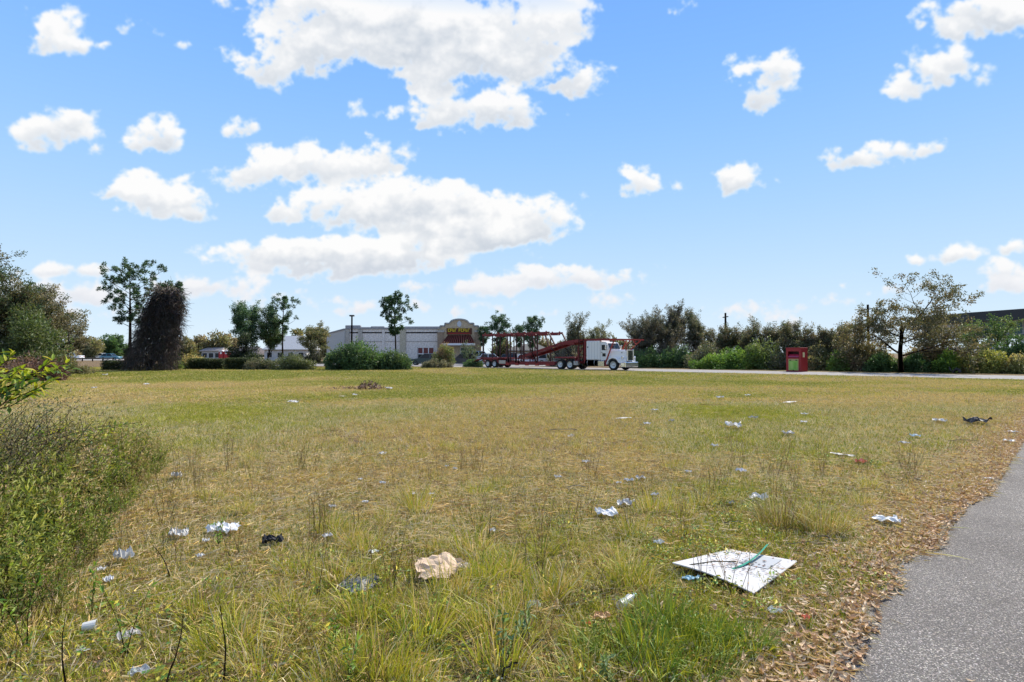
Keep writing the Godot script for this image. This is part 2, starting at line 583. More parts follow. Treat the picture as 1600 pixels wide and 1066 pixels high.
const GREEN := Color(0.205, 0.26, 0.03)
const LIME := Color(0.43, 0.405, 0.04)
const STRAW := Color(0.64, 0.47, 0.18)
const BROWN := Color(0.29, 0.19, 0.10)
const PALE := Color(0.66, 0.56, 0.36)
func pick(cols: Array) -> Color:
	return cols[rng.randi() % cols.size()]
func tuft(count: int, h0: float, h1: float, spread: float, lean: float, w: float, cols: Array) -> ArrayMesh:
	var b := MB.new()
	for j in count:
		var a := rng.randf() * TAU
		var r := spread * sqrt(rng.randf())
		var p := Vector3(cos(a) * r, -0.015, sin(a) * r)
		var out := Vector3(cos(a + rng.randf_range(-0.9, 0.9)), 0, sin(a + rng.randf_range(-0.9, 0.9)))
		var dir := (Vector3.UP + out * rng.randf_range(0.1, 1.0) * lean).normalized()
		b.blade(p, dir, rng.randf_range(h0, h1), w * rng.randf_range(0.7, 1.3), rng.randf_range(0.1, 1.1) * lean, vary(pick(cols), 0.22))
	return b.mesh()
func thatch(count: int, spread: float, w: float, cols: Array) -> ArrayMesh:
	var b := MB.new()
	for j in count:
		var p := Vector3(rng.randf_range(-spread, spread), rng.randf_range(0.004, 0.035), rng.randf_range(-spread, spread))
		var a := rng.randf() * TAU
		var dir := Vector3(cos(a), rng.randf_range(-0.1, 0.22), sin(a)).normalized()
		b.blade(p, dir, rng.randf_range(0.035, 0.14), w * rng.randf_range(0.6, 1.4), rng.randf_range(-0.1, 0.25), vary(pick(cols), 0.25))
	return b.mesh()
func curled_leaf(ln: float, w: float, curl: float, col: Color) -> MB:
	var b := MB.new()
	var n := 5
	var rows := []
	for j in n + 1:
		var t := float(j) / n
		var ww := w * 0.5 * sin(PI * pow(t, 0.8)) * (1.0 + 0.15 * sin(t * 19.0))
		var y := curl * ln * (t - 0.5) * (t - 0.5) * 1.6
		rows.append([Vector3(-ww, y + ww * 0.5, (t - 0.5) * ln), Vector3(0, y, (t - 0.5) * ln), Vector3(ww, y + ww * 0.35, (t - 0.5) * ln)])
	for j in n:
		for k in 2:
			var q := [rows[j][k], rows[j][k + 1], rows[j + 1][k + 1], rows[j + 1][k]]
			var nn: Vector3 = (q[2] - q[0]).cross(q[3] - q[1])
			if nn.y < 0.0: nn = -nn
			if nn.length() > 0.0:
				b.quad(q[0], q[1], q[2], q[3], nn.normalized(), col)
	return b
func feather_weed(h: float, stems: int, cols: Array, leaf_len: float) -> ArrayMesh:
	var b := MB.new()
	for s in stems:
		var a := rng.randf() * TAU
		var dir := (Vector3.UP + Vector3(cos(a), 0, sin(a)) * rng.randf_range(0.15, 1.0)).normalized()
		var p := Vector3(rng.randf_range(-0.04, 0.04), -0.01, rng.randf_range(-0.04, 0.04))
		var ln := h * rng.randf_range(0.6, 1.15)
		var pts := PackedVector3Array([p])
		var rad := PackedFloat32Array([0.003])
		var col := pick(cols)
		for j in 9:
			dir = (dir + rv() * 0.18 + Vector3(0, 0.02, 0)).normalized()
			p += dir * ln / 9.0
			pts.append(p)
			rad.append(0.003 * (1.0 - j / 10.0))
			for k in 4:
				var q := (ru() + dir * 0.5 + Vector3(0, 0.15, 0)).normalized()
				b.leaf(p + rv() * 0.012, q, ru().slerp(Vector3.UP, 0.4), leaf_len * rng.randf_range(0.6, 1.3), leaf_len * rng.randf_range(0.22, 0.4), vary(col, 0.3))
		b.tube(pts, rad, 3, vary(Color(0.22, 0.17, 0.07), 0.3))
	return b.mesh()
func scatter(bins: Array, d0: float, d1: float, count: int, fit: Callable) -> void:
	for j in count:
		var d := sqrt(lerpf(d0 * d0, d1 * d1, rng.randf()))
		var x := rng.randf_range(-0.9 * d - 2.2, 0.9 * d + 1.6)
		if on_path(x, d) or (d > 24.0 and road_side(x, d) > -0.2):
			continue
		var r: Array = fit.call(x, d)
		if r.is_empty():
			continue
		var s: float = r[1]
		var bs := Basis(Vector3.UP, rng.randf() * TAU).scaled(Vector3(s, s * rng.randf_range(0.75, 1.25), s))
		bins[r[0]][0].append(Transform3D(bs, Vector3(x, ground_height(x, d), -d)))
		var f := rng.randf_range(0.82, 1.15)
		var tint := rng.randf_range(-0.06, 0.06)
		bins[r[0]][1].append(Color(f + tint, f, f - tint))
func new_bins(k: int) -> Array:
	var r := []
	for j in k:
		r.append([[], PackedColorArray()])
	return r
func under_board(x: float, d: float) -> bool:
	return Geometry2D.is_point_in_polygon(Vector2(x, d), PackedVector2Array([Vector2(1.16, 4.24), Vector2(1.57, 3.80), Vector2(2.10, 4.34), Vector2(1.74, 4.58)])) or Vector2(x + 0.52, d - 4.12).length() < 0.16
func make_grass() -> void:
	var mixes := [[STRAW, STRAW, BROWN, PALE, STRAW, LIME], [STRAW, LIME, LIME, STRAW, GREEN, PALE, LIME], [LIME, LIME, GREEN, GREEN, LIME, STRAW]]
	# short worn grass close by
	var meshes := []
	for m in mixes:
		for k in 2:
			meshes.append(tuft(30, 0.03, 0.115, 0.07, 1.05, 0.0042, m))
	var bins := new_bins(6)
	var short := func(x: float, d: float) -> Array:
		if under_board(x, d): return []
		if path_edge(d) - x < 0.75 and rng.randf() > 0.4 + 1.2 * greenness(x, d): return []
		var g := greenness(x, d) + rng.randf_range(-0.2, 0.2)
		if d < 18.0 and g < 0.34 and rng.randf() < 0.5: return []
		return [(0 if g < 0.3 else (1 if g < 0.62 else 2)) * 2 + rng.randi() % 2, rng.randf_range(0.7, 1.35)]
	scatter(bins, 2.0, 9.0, 32000, short)
	scatter(bins, 9.0, 18.0, 42000, func(x, d): var r: Array = short.call(x, d); return [r[0], r[1] * 1.25] if r else [])
	for k in 6:
		stuff("lawn_grass", meshes[k], M.grass, bins[k][0], bins[k][1], ["short straw coloured grass of the near field", "short straw coloured grass of the near field", "short mixed green and straw grass of the near field", "short mixed green and straw grass of the near field", "short green grass of the near field", "short green grass of the near field"][k], "grass")
	# the same grass farther off in wider tufts
	meshes = []
	for m in mixes:
		for k in 2:
			meshes.append(tuft(34, 0.04, 0.13, 0.22, 1.2, 0.010, m))
	bins = new_bins(6)
	scatter(bins, 17.0, 34.0, 52000, func(x, d): var r: Array = short.call(x, d); return [r[0], r[1]] if r else [])
	scatter(bins, 34.0, 66.0, 46000, func(x, d): var r: Array = short.call(x, d); return [r[0], r[1] * 1.4] if r else [])
	for k in 6:
		stuff("field_grass", meshes[k], M.grass, bins[k][0], bins[k][1], ["dry straw grass of the far field", "dry straw grass of the far field", "mixed yellow green grass of the far field", "mixed yellow green grass of the far field", "green grass of the far field", "green grass of the far field"][k], "grass")
	# dead straw lying flat
	meshes = [thatch(22, 0.14, 0.0042, [STRAW, PALE, STRAW, BROWN]), thatch(22, 0.14, 0.004, [PALE, STRAW, BROWN, BROWN]), thatch(18, 0.16, 0.005, [PALE, PALE, STRAW])]
	bins = new_bins(3)
	var flat := func(x: float, d: float) -> Array:
		if under_board(x, d): return []
		if rng.randf() < greenness(x, d) * 0.7: return []
		return [rng.randi() % 3, rng.randf_range(0.7, 1.4)]
	scatter(bins, 2.0, 9.0, 13000, flat)
	scatter(bins, 9.0, 20.0, 7000, flat)
	for k in 3:
		stuff("dead_grass", meshes[k], M.grass, bins[k][0], bins[k][1], "dead straw lying flat between the grass tufts", "grass")
	# taller tussocks in the foreground
	meshes = [tuft(70, 0.12, 0.34, 0.09, 0.75, 0.0048, [LIME, LIME, GREEN, LIME, STRAW]), tuft(70, 0.12, 0.32, 0.10, 0.8, 0.0048, [LIME, STRAW, LIME, STRAW, PALE, GREEN]), tuft(60, 0.10, 0.28, 0.10, 0.9, 0.0045, [STRAW, STRAW, LIME, BROWN, PALE]), tuft(80, 0.10, 0.24, 0.10, 0.8, 0.006, [GREEN, GREEN, LIME, Color(0.12, 0.22, 0.03)])]
	bins = new_bins(4)
	var spots := [[560,840],[600,812],[625,800],[590,850],[540,830],[780,880],[760,900],[805,895],[730,870],[850,870],[880,900],[905,860],[955,880],[980,900],[940,915],[830,925],[870,930],[1000,915],[700,960],[660,985],[620,960],[720,930],[680,950],[580,960],[480,985],[520,900],[470,900],[450,940],[440,1000],[390,990],[350,1010],[420,1040],[330,960],[760,985],[800,960],[1290,690],[1060,735],[640,790],[700,850],[1000,700],[1080,800],[980,830],[1010,800],[1130,780],[340,780],[380,770],[400,800],[430,760],[360,745],[400,730],[700,700],[760,760],[530,760],[900,700],[1340,770],[1360,790],[1190,690],[520,700],[640,720],[880,640],[820,830],[560,900],[820,1000],[790,1040],[560,1030],[600,1050],[500,1060],[660,1060],[1060,1000],[1090,1010],[1040,970],[1120,985],[1000,1000],[960,1030],[920,1010],[1080,1050],[1140,1020],[1180,1000],[900,1060],[1020,1050]]
	for s in spots:
		for k in 3:
			var p := on_ground(s[0] + rng.randf_range(-22, 22), s[1] + rng.randf_range(-10, 10))
			if on_path(p.x, -p.z) or under_board(p.x, -p.z): continue
			var kind := rng.randi() % 3
			if s[0] > 900 and s[1] > 960: kind = 3
			elif s[0] > 850 and s[1] < 850: kind = 1 + rng.randi() % 2
			var f := rng.randf_range(0.7, 1.3) * (0.72 if s[1] < 780 else 1.0)
			bins[kind][0].append(Transform3D(Basis(Vector3.UP, rng.randf() * TAU).scaled(Vector3(f, f * rng.randf_range(0.75, 1.05), f)), p))
			bins[kind][1].append(Color.WHITE * rng.randf_range(0.85, 1.15))
	scatter(bins, 2.2, 22.0, 2600, func(x, d):
		var g := greenness(x, d)
		if under_board(x, d) or path_edge(d) - x < 0.5 or patch_noise.get_noise_2d(x * 22.0 + 90.0, d * 22.0) < 0.08: return []
		return [3 if g > 0.85 else (0 if g > 0.6 else (1 if g > 0.35 else 2)), rng.randf_range(0.35, 0.75)])
	for k in 4:
		stuff("tussock_grass", meshes[k], M.grass, bins[k][0], bins[k][1], ["tall yellow green grass tussocks in the foreground", "tall half dried grass tussocks in the foreground", "tall straw coloured grass tussocks in the foreground", "lush green grass tussocks near the asphalt"][k], "grass")
	# seed stalks
	var b := MB.new()
	for j in 7:
		var p := Vector3(rng.randf_range(-0.1, 0.1), 0, rng.randf_range(-0.1, 0.1))
		var dir := (Vector3.UP + rv() * 0.35).normalized()
		var ln := rng.randf_range(0.25, 0.5)
		b.tube(PackedVector3Array([p, p + dir * ln * 0.6, p + (dir + rv() * 0.12) * ln]), PackedFloat32Array([0.0022, 0.0018, 0.001]), 3, vary(pick([STRAW, BROWN, PALE]), 0.2))
		for k in 12:
			b.leaf(p + dir * ln * rng.randf_range(0.6, 1.0), (dir + rv() * 0.5).normalized(), ru(), 0.02, 0.005, vary(Color(0.40, 0.26, 0.14), 0.25))
	bins = new_bins(1)
	scatter(bins, 2.2, 8.0, 240, func(x, d): return [0, rng.randf_range(0.5, 1.0)] if path_edge(d) - x > 0.9 and not under_board(x, d) else [])
	stuff("seed_stalks", b.mesh(), M.grass, bins[0][0], bins[0][1], "thin brown seed stalks standing in the foreground grass", "grass")
	# low broad leaved ground cover between the tufts
	b = MB.new()
	for j in 26:
		var a := rng.randf() * TAU
		var q := Vector3(cos(a), rng.randf_range(0.0, 0.5), sin(a)).normalized()
		b.leaf(Vector3(rng.randf_range(-0.07, 0.07), rng.randf_range(0.01, 0.05), rng.randf_range(-0.07, 0.07)), q, (Vector3.UP + rv() * 0.5).normalized(), rng.randf_range(0.015, 0.032), rng.randf_range(0.012, 0.02), vary(pick([GREEN, LIME, Color(0.12, 0.22, 0.04)]), 0.25))
	bins = new_bins(1)
	scatter(bins, 2.0, 9.0, 3600, func(x, d): return [0, rng.randf_range(0.7, 1.4)] if greenness(x, d) > 0.52 + rng.randf() * 0.3 and not under_board(x, d) else [])
	stuff("clover", b.mesh(), M.grass, bins[0][0], bins[0][1], "low round leaved green weeds between the grass tufts", "ground cover")
	# fallen leaves along the asphalt
	var dry := [Color(0.60, 0.41, 0.24), Color(0.66, 0.48, 0.30), Color(0.48, 0.29, 0.16), Color(0.72, 0.56, 0.38), Color(0.40, 0.24, 0.13)]
	meshes = []
	for k in 5:
		meshes.append(curled_leaf(rng.randf_range(0.045, 0.07), rng.randf_range(0.014, 0.026), rng.randf_range(-0.5, 1.2), dry[k]).mesh())
	bins = new_bins(5)
	var litter := func(x: float, d: float, reach: float) -> bool:
		var e := path_edge(d) - x
		return e > -0.12 and rng.randf() < exp(-maxf(e, 0.0) / reach) * (1.0 if e > -0.04 else 0.3)
	for j in 80000:
		var d := sqrt(lerpf(4.0, 484.0, pow(rng.randf(), 1.5)))
		var e := -0.12 + 3.2 * pow(rng.randf(), 1.6)
		var x := path_edge(d) - e
		if not litter.call(x, d, 0.40 if d < 4.3 else 0.75): continue
		if absf(x) > d * 0.9 + 1.2 or under_board(x, d): continue
		var k := rng.randi() % 5
		var s := rng.randf_range(0.7, 1.35)
		var bs := Basis.from_euler(Vector3(rng.randf_range(-0.5, 0.5), rng.randf() * TAU, rng.randf_range(-0.7, 0.7))).scaled(Vector3(s, s, s))
		bins[k][0].append(Transform3D(bs, Vector3(x, ground_height(x, d) + rng.randf_range(0.012, 0.045), -d)))
		bins[k][1].append(Color.WHITE * rng.randf_range(0.75, 1.25))
	for j in 5000:
		var d := sqrt(lerpf(4.0, 120.0, rng.randf()))
		var x := rng.randf_range(-0.9 * d - 1.0, path_edge(d))
		if under_board(x, d): continue
		var k := rng.randi() % 5
		var s := rng.randf_range(0.35, 0.8)
		bins[k][0].append(Transform3D(Basis.from_euler(Vector3(rng.randf_range(-0.5, 0.5), rng.randf() * TAU, rng.randf_range(-0.7, 0.7))).scaled(Vector3(s, s, s)), Vector3(x, ground_height(x, d) + 0.03, -d)))
		bins[k][1].append(Color.WHITE * rng.randf_range(0.75, 1.25))
	for k in 5:
		stuff("leaf_litter", meshes[k], M.grass, bins[k][0], bins[k][1], "drift of fallen tan oak leaves along the asphalt edge", "leaf litter")
	# single leaves lying out on the asphalt
	var loose := [[1316,1045,0.09,0.5,"slim red brown leaf curled on the asphalt near its lower corner"],[1367,939,0.045,1.6,"small tan leaf lying on the asphalt beside the litter edge"],[1508,1063,0.05,1.2,"tan leaf at the bottom edge of the asphalt"],[1330,1006,0.07,1.5,"long brown leaf poking from the litter onto the asphalt"],[1500,808,0.08,1.7,"dark twig like leaf where the path bends"],[1545,776,0.09,1.2,"brown leaf far up the asphalt edge"],[1345,955,0.05,0.2,"grey brown leaf against the asphalt lip"],[1420,700,0.06,0.4,"pale leaf alone in the thin grass"]]
	for q in loose:
		var p := on_ground(q[0], q[1])
		var col: Color = Color(0.36, 0.20, 0.13) if q[2] > 0.08 else Color(0.56, 0.40, 0.25)
		var o := lone("dry_leaf", curled_leaf(q[2], q[2] * 0.26, 0.6, col).mesh(), M.grass, q[4], "leaf", Vector3(p.x, 0.016, p.z))
		o.rotation.y = q[3]

# ---------------------------------------------------------------- trees and bushes
func grow(b: MB, ends: Array, p: Vector3, dir: Vector3, ln: float, r: float, level: int, o: Dictionary) -> void:
	var seg := 4
	var pts := PackedVector3Array([p])
	var rad := PackedFloat32Array([r])
	var way := [p]
	for j in seg:
		dir = (dir + rv() * o.wander + Vector3(0, o.rise, 0)).normalized()
		p += dir * ln / seg
		pts.append(p)
		rad.append(lerpf(r, r * 0.5, (j + 1.0) / seg))
		way.append(p)
	b.tube(pts, rad, 6 if level == 0 else (5 if level == 1 else 3), vary(o.bark, 0.12))
	if level >= o.levels:
		for j in range(1, seg + 1):
			ends.append([way[j], dir])
		return
	var kids: int = o.kids[mini(level, o.kids.size() - 1)]
	var turn := rng.randf() * TAU
	for k in kids:
		var t: float = lerpf(o.first if level == 0 else 0.3, 1.0, (k + rng.randf() * 0.8) / kids)
		var at: Vector3 = pts[mini(int(t * seg), seg - 1)].lerp(pts[mini(int(t * seg) + 1, seg)], t * seg - int(t * seg))
		turn += 2.4 + rng.randf_range(-0.4, 0.4)
		var x := dir.cross(Vector3(0.2, 0.1, 0.97)).normalized()
		var out := x.rotated(dir, turn)
		var sp: float = o.spread * rng.randf_range(0.7, 1.3)
		grow(b, ends, at, (dir * cos(sp) + out * sin(sp)).normalized(), ln * o.ratio * rng.randf_range(0.75, 1.2), r * lerpf(0.75, 0.45, t) * 0.8, level + 1, o)
	if level < o.levels:
		ends.append([p, dir])
func tree(called: String, label: String, px: float, d: float, top: float, o: Dictionary) -> void:
	rng.seed = int(px * 131.0 + d * 17.0 + top)
	var base := stand(px, d)
	var t := thing(called, label, "tree", base, 0.0, o.get("group", "trees round the lot"))
	var full := height_at(top, d) - base.y
	var b := MB.new()
	var ends := []
	var dir: Vector3 = o.get("lean", Vector3.UP)
	for s in o.get("stems", 1):
		var q := Vector3.ZERO if s == 0 else Vector3(rng.randf_range(-0.5, 0.5), 0, rng.randf_range(-0.5, 0.5))
		grow(b, ends, q - Vector3(0, 0.1, 0), (dir + (rv() * 0.3 if o.get("stems", 1) > 1 else Vector3.ZERO)).normalized(), full * o.trunk * (1.0 if s == 0 else rng.randf_range(0.7, 1.0)), o.radius, 0, o)
	# bring the grown tree to its height and width
	var hi := 0.1
	var wide := 0.1
	for e in ends:
		hi = maxf(hi, e[0].y)
		wide = maxf(wide, absf(e[0].x))
	var k := Vector3(1, 1, 1)
	k.y = (full - o.leaf * 1.5) / hi
	k.x = clampf(o.width * 0.5 / wide, 0.5, 2.6)
	k.z = k.x
	for j in b.v.size():
		b.v[j] *= k
	part(t, "trunk", b.mesh(), M.bark)
	var cr := MB.new()
	for e in ends:
		var c: Vector3 = e[0] * k
		var dens: float = 1.0 - o.get("gaps", 0.25)
		if rng.randf() > dens: continue
		var shade: Color = pick(o.cols) * 1.7
		for j in int(o.count * 1.35):
			var q: Vector3 = ru() * pow(rng.randf(), 0.5) * float(o.puff)
			q.y *= 0.75
			cr.leaf(c + q, (ru() + e[1] * 0.6).normalized(), (ru() + Vector3.UP * 0.5).normalized(), o.leaf * rng.randf_range(0.6, 1.3), o.leaf * rng.randf_range(0.35, 0.6), vary(shade, 0.28))
	part(t, "crown", cr.mesh(), M.leaf)
func pine(label: String, px: float, d: float, top: float, o: Dictionary) -> void:
	rng.seed = int(px * 77.0 + top * 3.0)
	var base := stand(px, d)
	var t := thing("pine_tree", label, "tree", base, 0.0, "pines round the lot")
	var full := height_at(top, d) - base.y
	var b := MB.new()
	var cr := MB.new()
	var bark := Color(0.17, 0.135, 0.11)
	var pts := PackedVector3Array()
	var rad := PackedFloat32Array()
	for j in 9:
		var f := j / 8.0
		pts.append(Vector3(sin(f * 3.0 + px) * 0.12, f * full * 0.97 - 0.1, cos(f * 2.0) * 0.1))
		rad.append(lerpf(o.radius, 0.03, pow(f, 1.1)))
	b.tube(pts, rad, 7, bark)
	var turn := 0.0
	for k in int(o.limbs):
		var f: float = lerpf(o.clear, 0.98, (k + rng.randf() * 0.6) / o.limbs)
		turn += 2.4
		var p := Vector3(sin(f * 3.0 + px) * 0.12, f * full * 0.97, cos(f * 2.0) * 0.1)
		var reach: float = o.width * 0.5 * (sin(PI * clampf((1.0 - f) / (1.0 - o.clear) * 0.78 + 0.12, 0, 1))) * rng.randf_range(0.65, 1.15)
		var dir := Vector3(cos(turn), 0.22 + 0.5 * f, sin(turn)).normalized()
		var lp := PackedVector3Array([p])
		var lr := PackedFloat32Array([0.02 + 0.035 * (1.0 - f)])
		for j in 4:
			dir = (dir + rv() * 0.15 + Vector3(0, 0.07, 0)).normalized()
			p += dir * reach / 4.0
			lp.append(p)
			lr.append(lerpf(lr[0], 0.012, (j + 1) / 4.0))
			if j >= 1 and rng.randf() < o.get("bare", 1.0):
				for m in 1 + rng.randi() % 3:
					var c := p + rv() * reach * 0.20 + Vector3(0, 0.08, 0)
					b.tube(PackedVector3Array([p, c]), PackedFloat32Array([0.014, 0.008]), 3, bark)
					var shade := pick([Color(0.05, 0.10, 0.05), Color(0.07, 0.135, 0.06), Color(0.085, 0.15, 0.08)])
					for q in int(o.needles):
						var nd := (ru() + Vector3(0, 0.3, 0)).normalized()
						cr.leaf(c + nd * o.puff * 0.35 * rng.randf(), nd, ru(), o.puff * rng.randf_range(0.6, 1.0), 0.075, vary(shade, 0.3))
		b.tube(lp, lr, 4, bark)
	part(t, "trunk", b.mesh(), M.bark)
	part(t, "crown", cr.mesh(), M.leaf)
func bush(called: String, label: String, category: String, px: float, d: float, top: float, wide: float, cols: Array, leaf_size: float, count: int, group := "shrubs round the lot", deep := 0.8, ragged := 0.35) -> void:
	rng.seed = int(px * 53.0 + d * 29.0 + top * 7.0)
	var base := stand(px, d)
	var t := thing(called, label, category, base, 0.0, group)
	var full := maxf(height_at(top, d) - base.y, 0.4)
	var hw := wide / FOCAL * d * 0.5
	var b := MB.new()
	var cr := MB.new()
	var lobes := []
	var n := 9 + rng.randi() % 4
	for j in n:
		var x := rng.randf_range(-0.75, 0.75)
		var hy: float = full * rng.randf_range(0.45, 0.92) * (1.0 - 0.35 * x * x)
		if j == 0: hy = full * 0.95; x = rng.randf_range(-0.2, 0.2)
		var z := rng.randf_range(-0.6, 0.6) * hw * deep
		var r := minf(hw * 0.45, full * 0.4) * rng.randf_range(0.7, 1.15)
		lobes.append([Vector3(x * hw, maxf(hy - r, r * 0.7), z), r])
		var tip: Vector3 = lobes[-1][0]
		b.tube(PackedVector3Array([Vector3(0, -0.1, 0), tip * 0.5 + rv() * 0.15, tip + Vector3(0, r * 0.5, 0)]), PackedFloat32Array([0.05, 0.035, 0.012]), 4, Color(0.16, 0.13, 0.10))
	for k in n:  # skirts down to the ground
		var x2 := rng.randf_range(-0.9, 0.9)
		lobes.append([Vector3(x2 * hw, full * 0.22, rng.randf_range(-0.5, 0.5) * hw * deep), minf(hw * 0.4, full * 0.32)])
	leaf_size *= 1.25
	for j in int(count * 1.9):
		var l: Array = lobes[rng.randi() % lobes.size()]
		var q := ru()
		var r: float = l[1] * pow(rng.randf(), 0.28) * (1.0 + ragged * patch_noise.get_noise_3d((l[0].x + q.x * l[1]) * 60.0, (l[0].y + q.y * l[1]) * 60.0, q.z * 90.0) * 2.0)
		var p: Vector3 = l[0] + q * r
		if p.y < 0.02: p.y = rng.randf() * 0.3
		var cl := patch_noise.get_noise_3d(p.x * 30.0, p.y * 30.0, p.z * 30.0 + px)
		var shade: Color = cols[clampi(int((cl * 0.9 + 0.5) * cols.size() + rng.randf_range(-0.6, 0.6)), 0, cols.size() - 1)]
		cr.leaf(p, (q + ru() * 0.9 + Vector3(0, 0.2, 0)).normalized(), (ru() + Vector3.UP * 0.6).normalized(), leaf_size * rng.randf_range(0.6, 1.35), leaf_size * rng.randf_range(0.4, 0.65), vary(shade * 1.85, 0.25))
	part(t, "stems", b.mesh(), M.bark)
	part(t, "foliage", cr.mesh(), M.leaf)
func hedge(label: String, px0: float, px1: float, d: float, top: float) -> void:
	rng.seed = int(px0 * 3.0 + d)
	var a := stand(px0, d)
	var e := stand(px1, d)
	var t := thing("hedge", label, "hedge", (a + e) * 0.5, 0.0, "clipped hedges")
	var w := e.x - a.x
	var h := height_at(top, d)
	var cr := MB.new()
	for j in int(w * 2.0) + 2:
		var x := rng.randf_range(-0.5, 0.5) * w
		var st := MB.new()
		st.tube(PackedVector3Array([Vector3(x, -0.1, 0), Vector3(x + 0.1, h * 0.8, rng.randf_range(-0.3, 0.3))]), PackedFloat32Array([0.03, 0.012]), 4, Color(0.13, 0.1, 0.08))
		part(t, "stem", st.mesh(), M.bark)
	for j in int(w * h * 2600.0):
		var q := Vector3(rng.randf_range(-0.5, 0.5) * w, rng.randf() * h * (1.0 + 0.12 * patch_noise.get_noise_1d(rng.randf() * 40.0)), rng.randf_range(-0.5, 0.5))
		cr.leaf(q, ru(), (ru() + Vector3.UP * 0.5).normalized(), rng.randf_range(0.09, 0.16), 0.08, vary(pick([Color(0.05, 0.075, 0.03), Color(0.065, 0.09, 0.035), Color(0.085, 0.1, 0.04)]), 0.3))
	part(t, "foliage", cr.mesh(), M.leaf)
func vine_tree() -> void:
	rng.seed = 4242
	var d := 53.0
	var base := stand(236, d)
	var t := thing("vine_covered_tree", "dead tree smothered in dark hanging vines, leaning right", "tree", base)
	var full := height_at(446, d)
	var b := MB.new()
	var spine := func(f: float) -> Vector3: return Vector3(lerpf(-0.25, 1.5, pow(f, 0.9)), f * full * 0.95, 0.0)
	var pts := PackedVector3Array()
	var rad := PackedFloat32Array()
	for j in 7:
		pts.append(spine.call(j / 6.0) - Vector3(0, 0.1, 0))
		rad.append(lerpf(0.28, 0.08, j / 6.0))
	b.tube(pts, rad, 7, Color(0.12, 0.10, 0.09))
	for k in 7:
		var p: Vector3 = spine.call(rng.randf_range(0.62, 0.95))
		var dir := Vector3(rng.randf_range(-0.2, 1.0), rng.randf_range(-0.1, 0.5), rng.randf_range(-0.6, 0.6)).normalized()
		b.tube(PackedVector3Array([p, p + dir * 1.1, p + dir * 2.1 - Vector3(0, 0.25, 0)]), PackedFloat32Array([0.06, 0.04, 0.015]), 4, Color(0.13, 0.10, 0.09))
	part(t, "trunk", b.mesh(), M.bark)
	var vn := MB.new()
	var tan_cols := [Color(0.30, 0.26, 0.25), Color(0.40, 0.35, 0.34), Color(0.50, 0.45, 0.44), Color(0.58, 0.51, 0.49), Color(0.22, 0.22, 0.16), Color(0.40, 0.28, 0.25)]
	for k in 5600:
		var f := pow(rng.randf(), 0.8)
		var wid := lerpf(2.35, 1.05, f) * (1.0 if f < 0.9 else 0.8) * (1.0 + 0.35 * patch_noise.get_noise_2d(f * 300.0, k % 7 * 40.0))
		var a := rng.randf() * TAU
		var rr := wid * pow(rng.randf(), 0.3)
		var p: Vector3 = spine.call(f) + Vector3(cos(a) * rr, rng.randf_range(-0.2, 0.35), sin(a) * rr * 0.8)
		var vp := PackedVector3Array([p])
		var vr := PackedFloat32Array([0.02])
		var dir := Vector3(cos(a) * 0.3, rng.randf_range(-0.6, 0.4), sin(a) * 0.3)
		for j in 5:
			dir = (dir + rv() * 0.55 + Vector3(0, -0.28, 0)).normalized()
			p += dir * rng.randf_range(0.12, 0.34)
			p.y = maxf(p.y, 0.03)
			vp.append(p)
			vr.append(0.02 - j * 0.003)
		vn.tube(vp, vr, 3, vary(pick(tan_cols), 0.25))
	part(t, "vines", vn.mesh(), M.twig)
	var lf := MB.new()
	for k in 10000:
		var f := rng.randf()
		var wid := lerpf(2.15, 0.95, f)
		var a := rng.randf() * TAU
		var rr := wid * pow(rng.randf(), 0.35)
		var p: Vector3 = spine.call(f) + Vector3(cos(a) * rr, rng.randf_range(-0.2, 0.3), sin(a) * rr * 0.8)
		lf.leaf(p, (ru() + Vector3.DOWN).normalized(), ru(), rng.randf_range(0.09, 0.2), rng.randf_range(0.05, 0.09), vary(pick(tan_cols), 0.3))
	for k in 420:  # dead leaves on the arm that reaches right
		var p := Vector3(rng.randf_range(1.9, 3.2), full * 0.72 + rng.randf_range(-0.6, 0.45), rng.randf_range(-0.4, 0.4))
		lf.leaf(p, (ru() + Vector3.DOWN * 0.5).normalized(), ru(), 0.16, 0.07, vary(Color(0.10, 0.075, 0.065), 0.3))
	part(t, "dead_leaves", lf.mesh(), M.leaf)
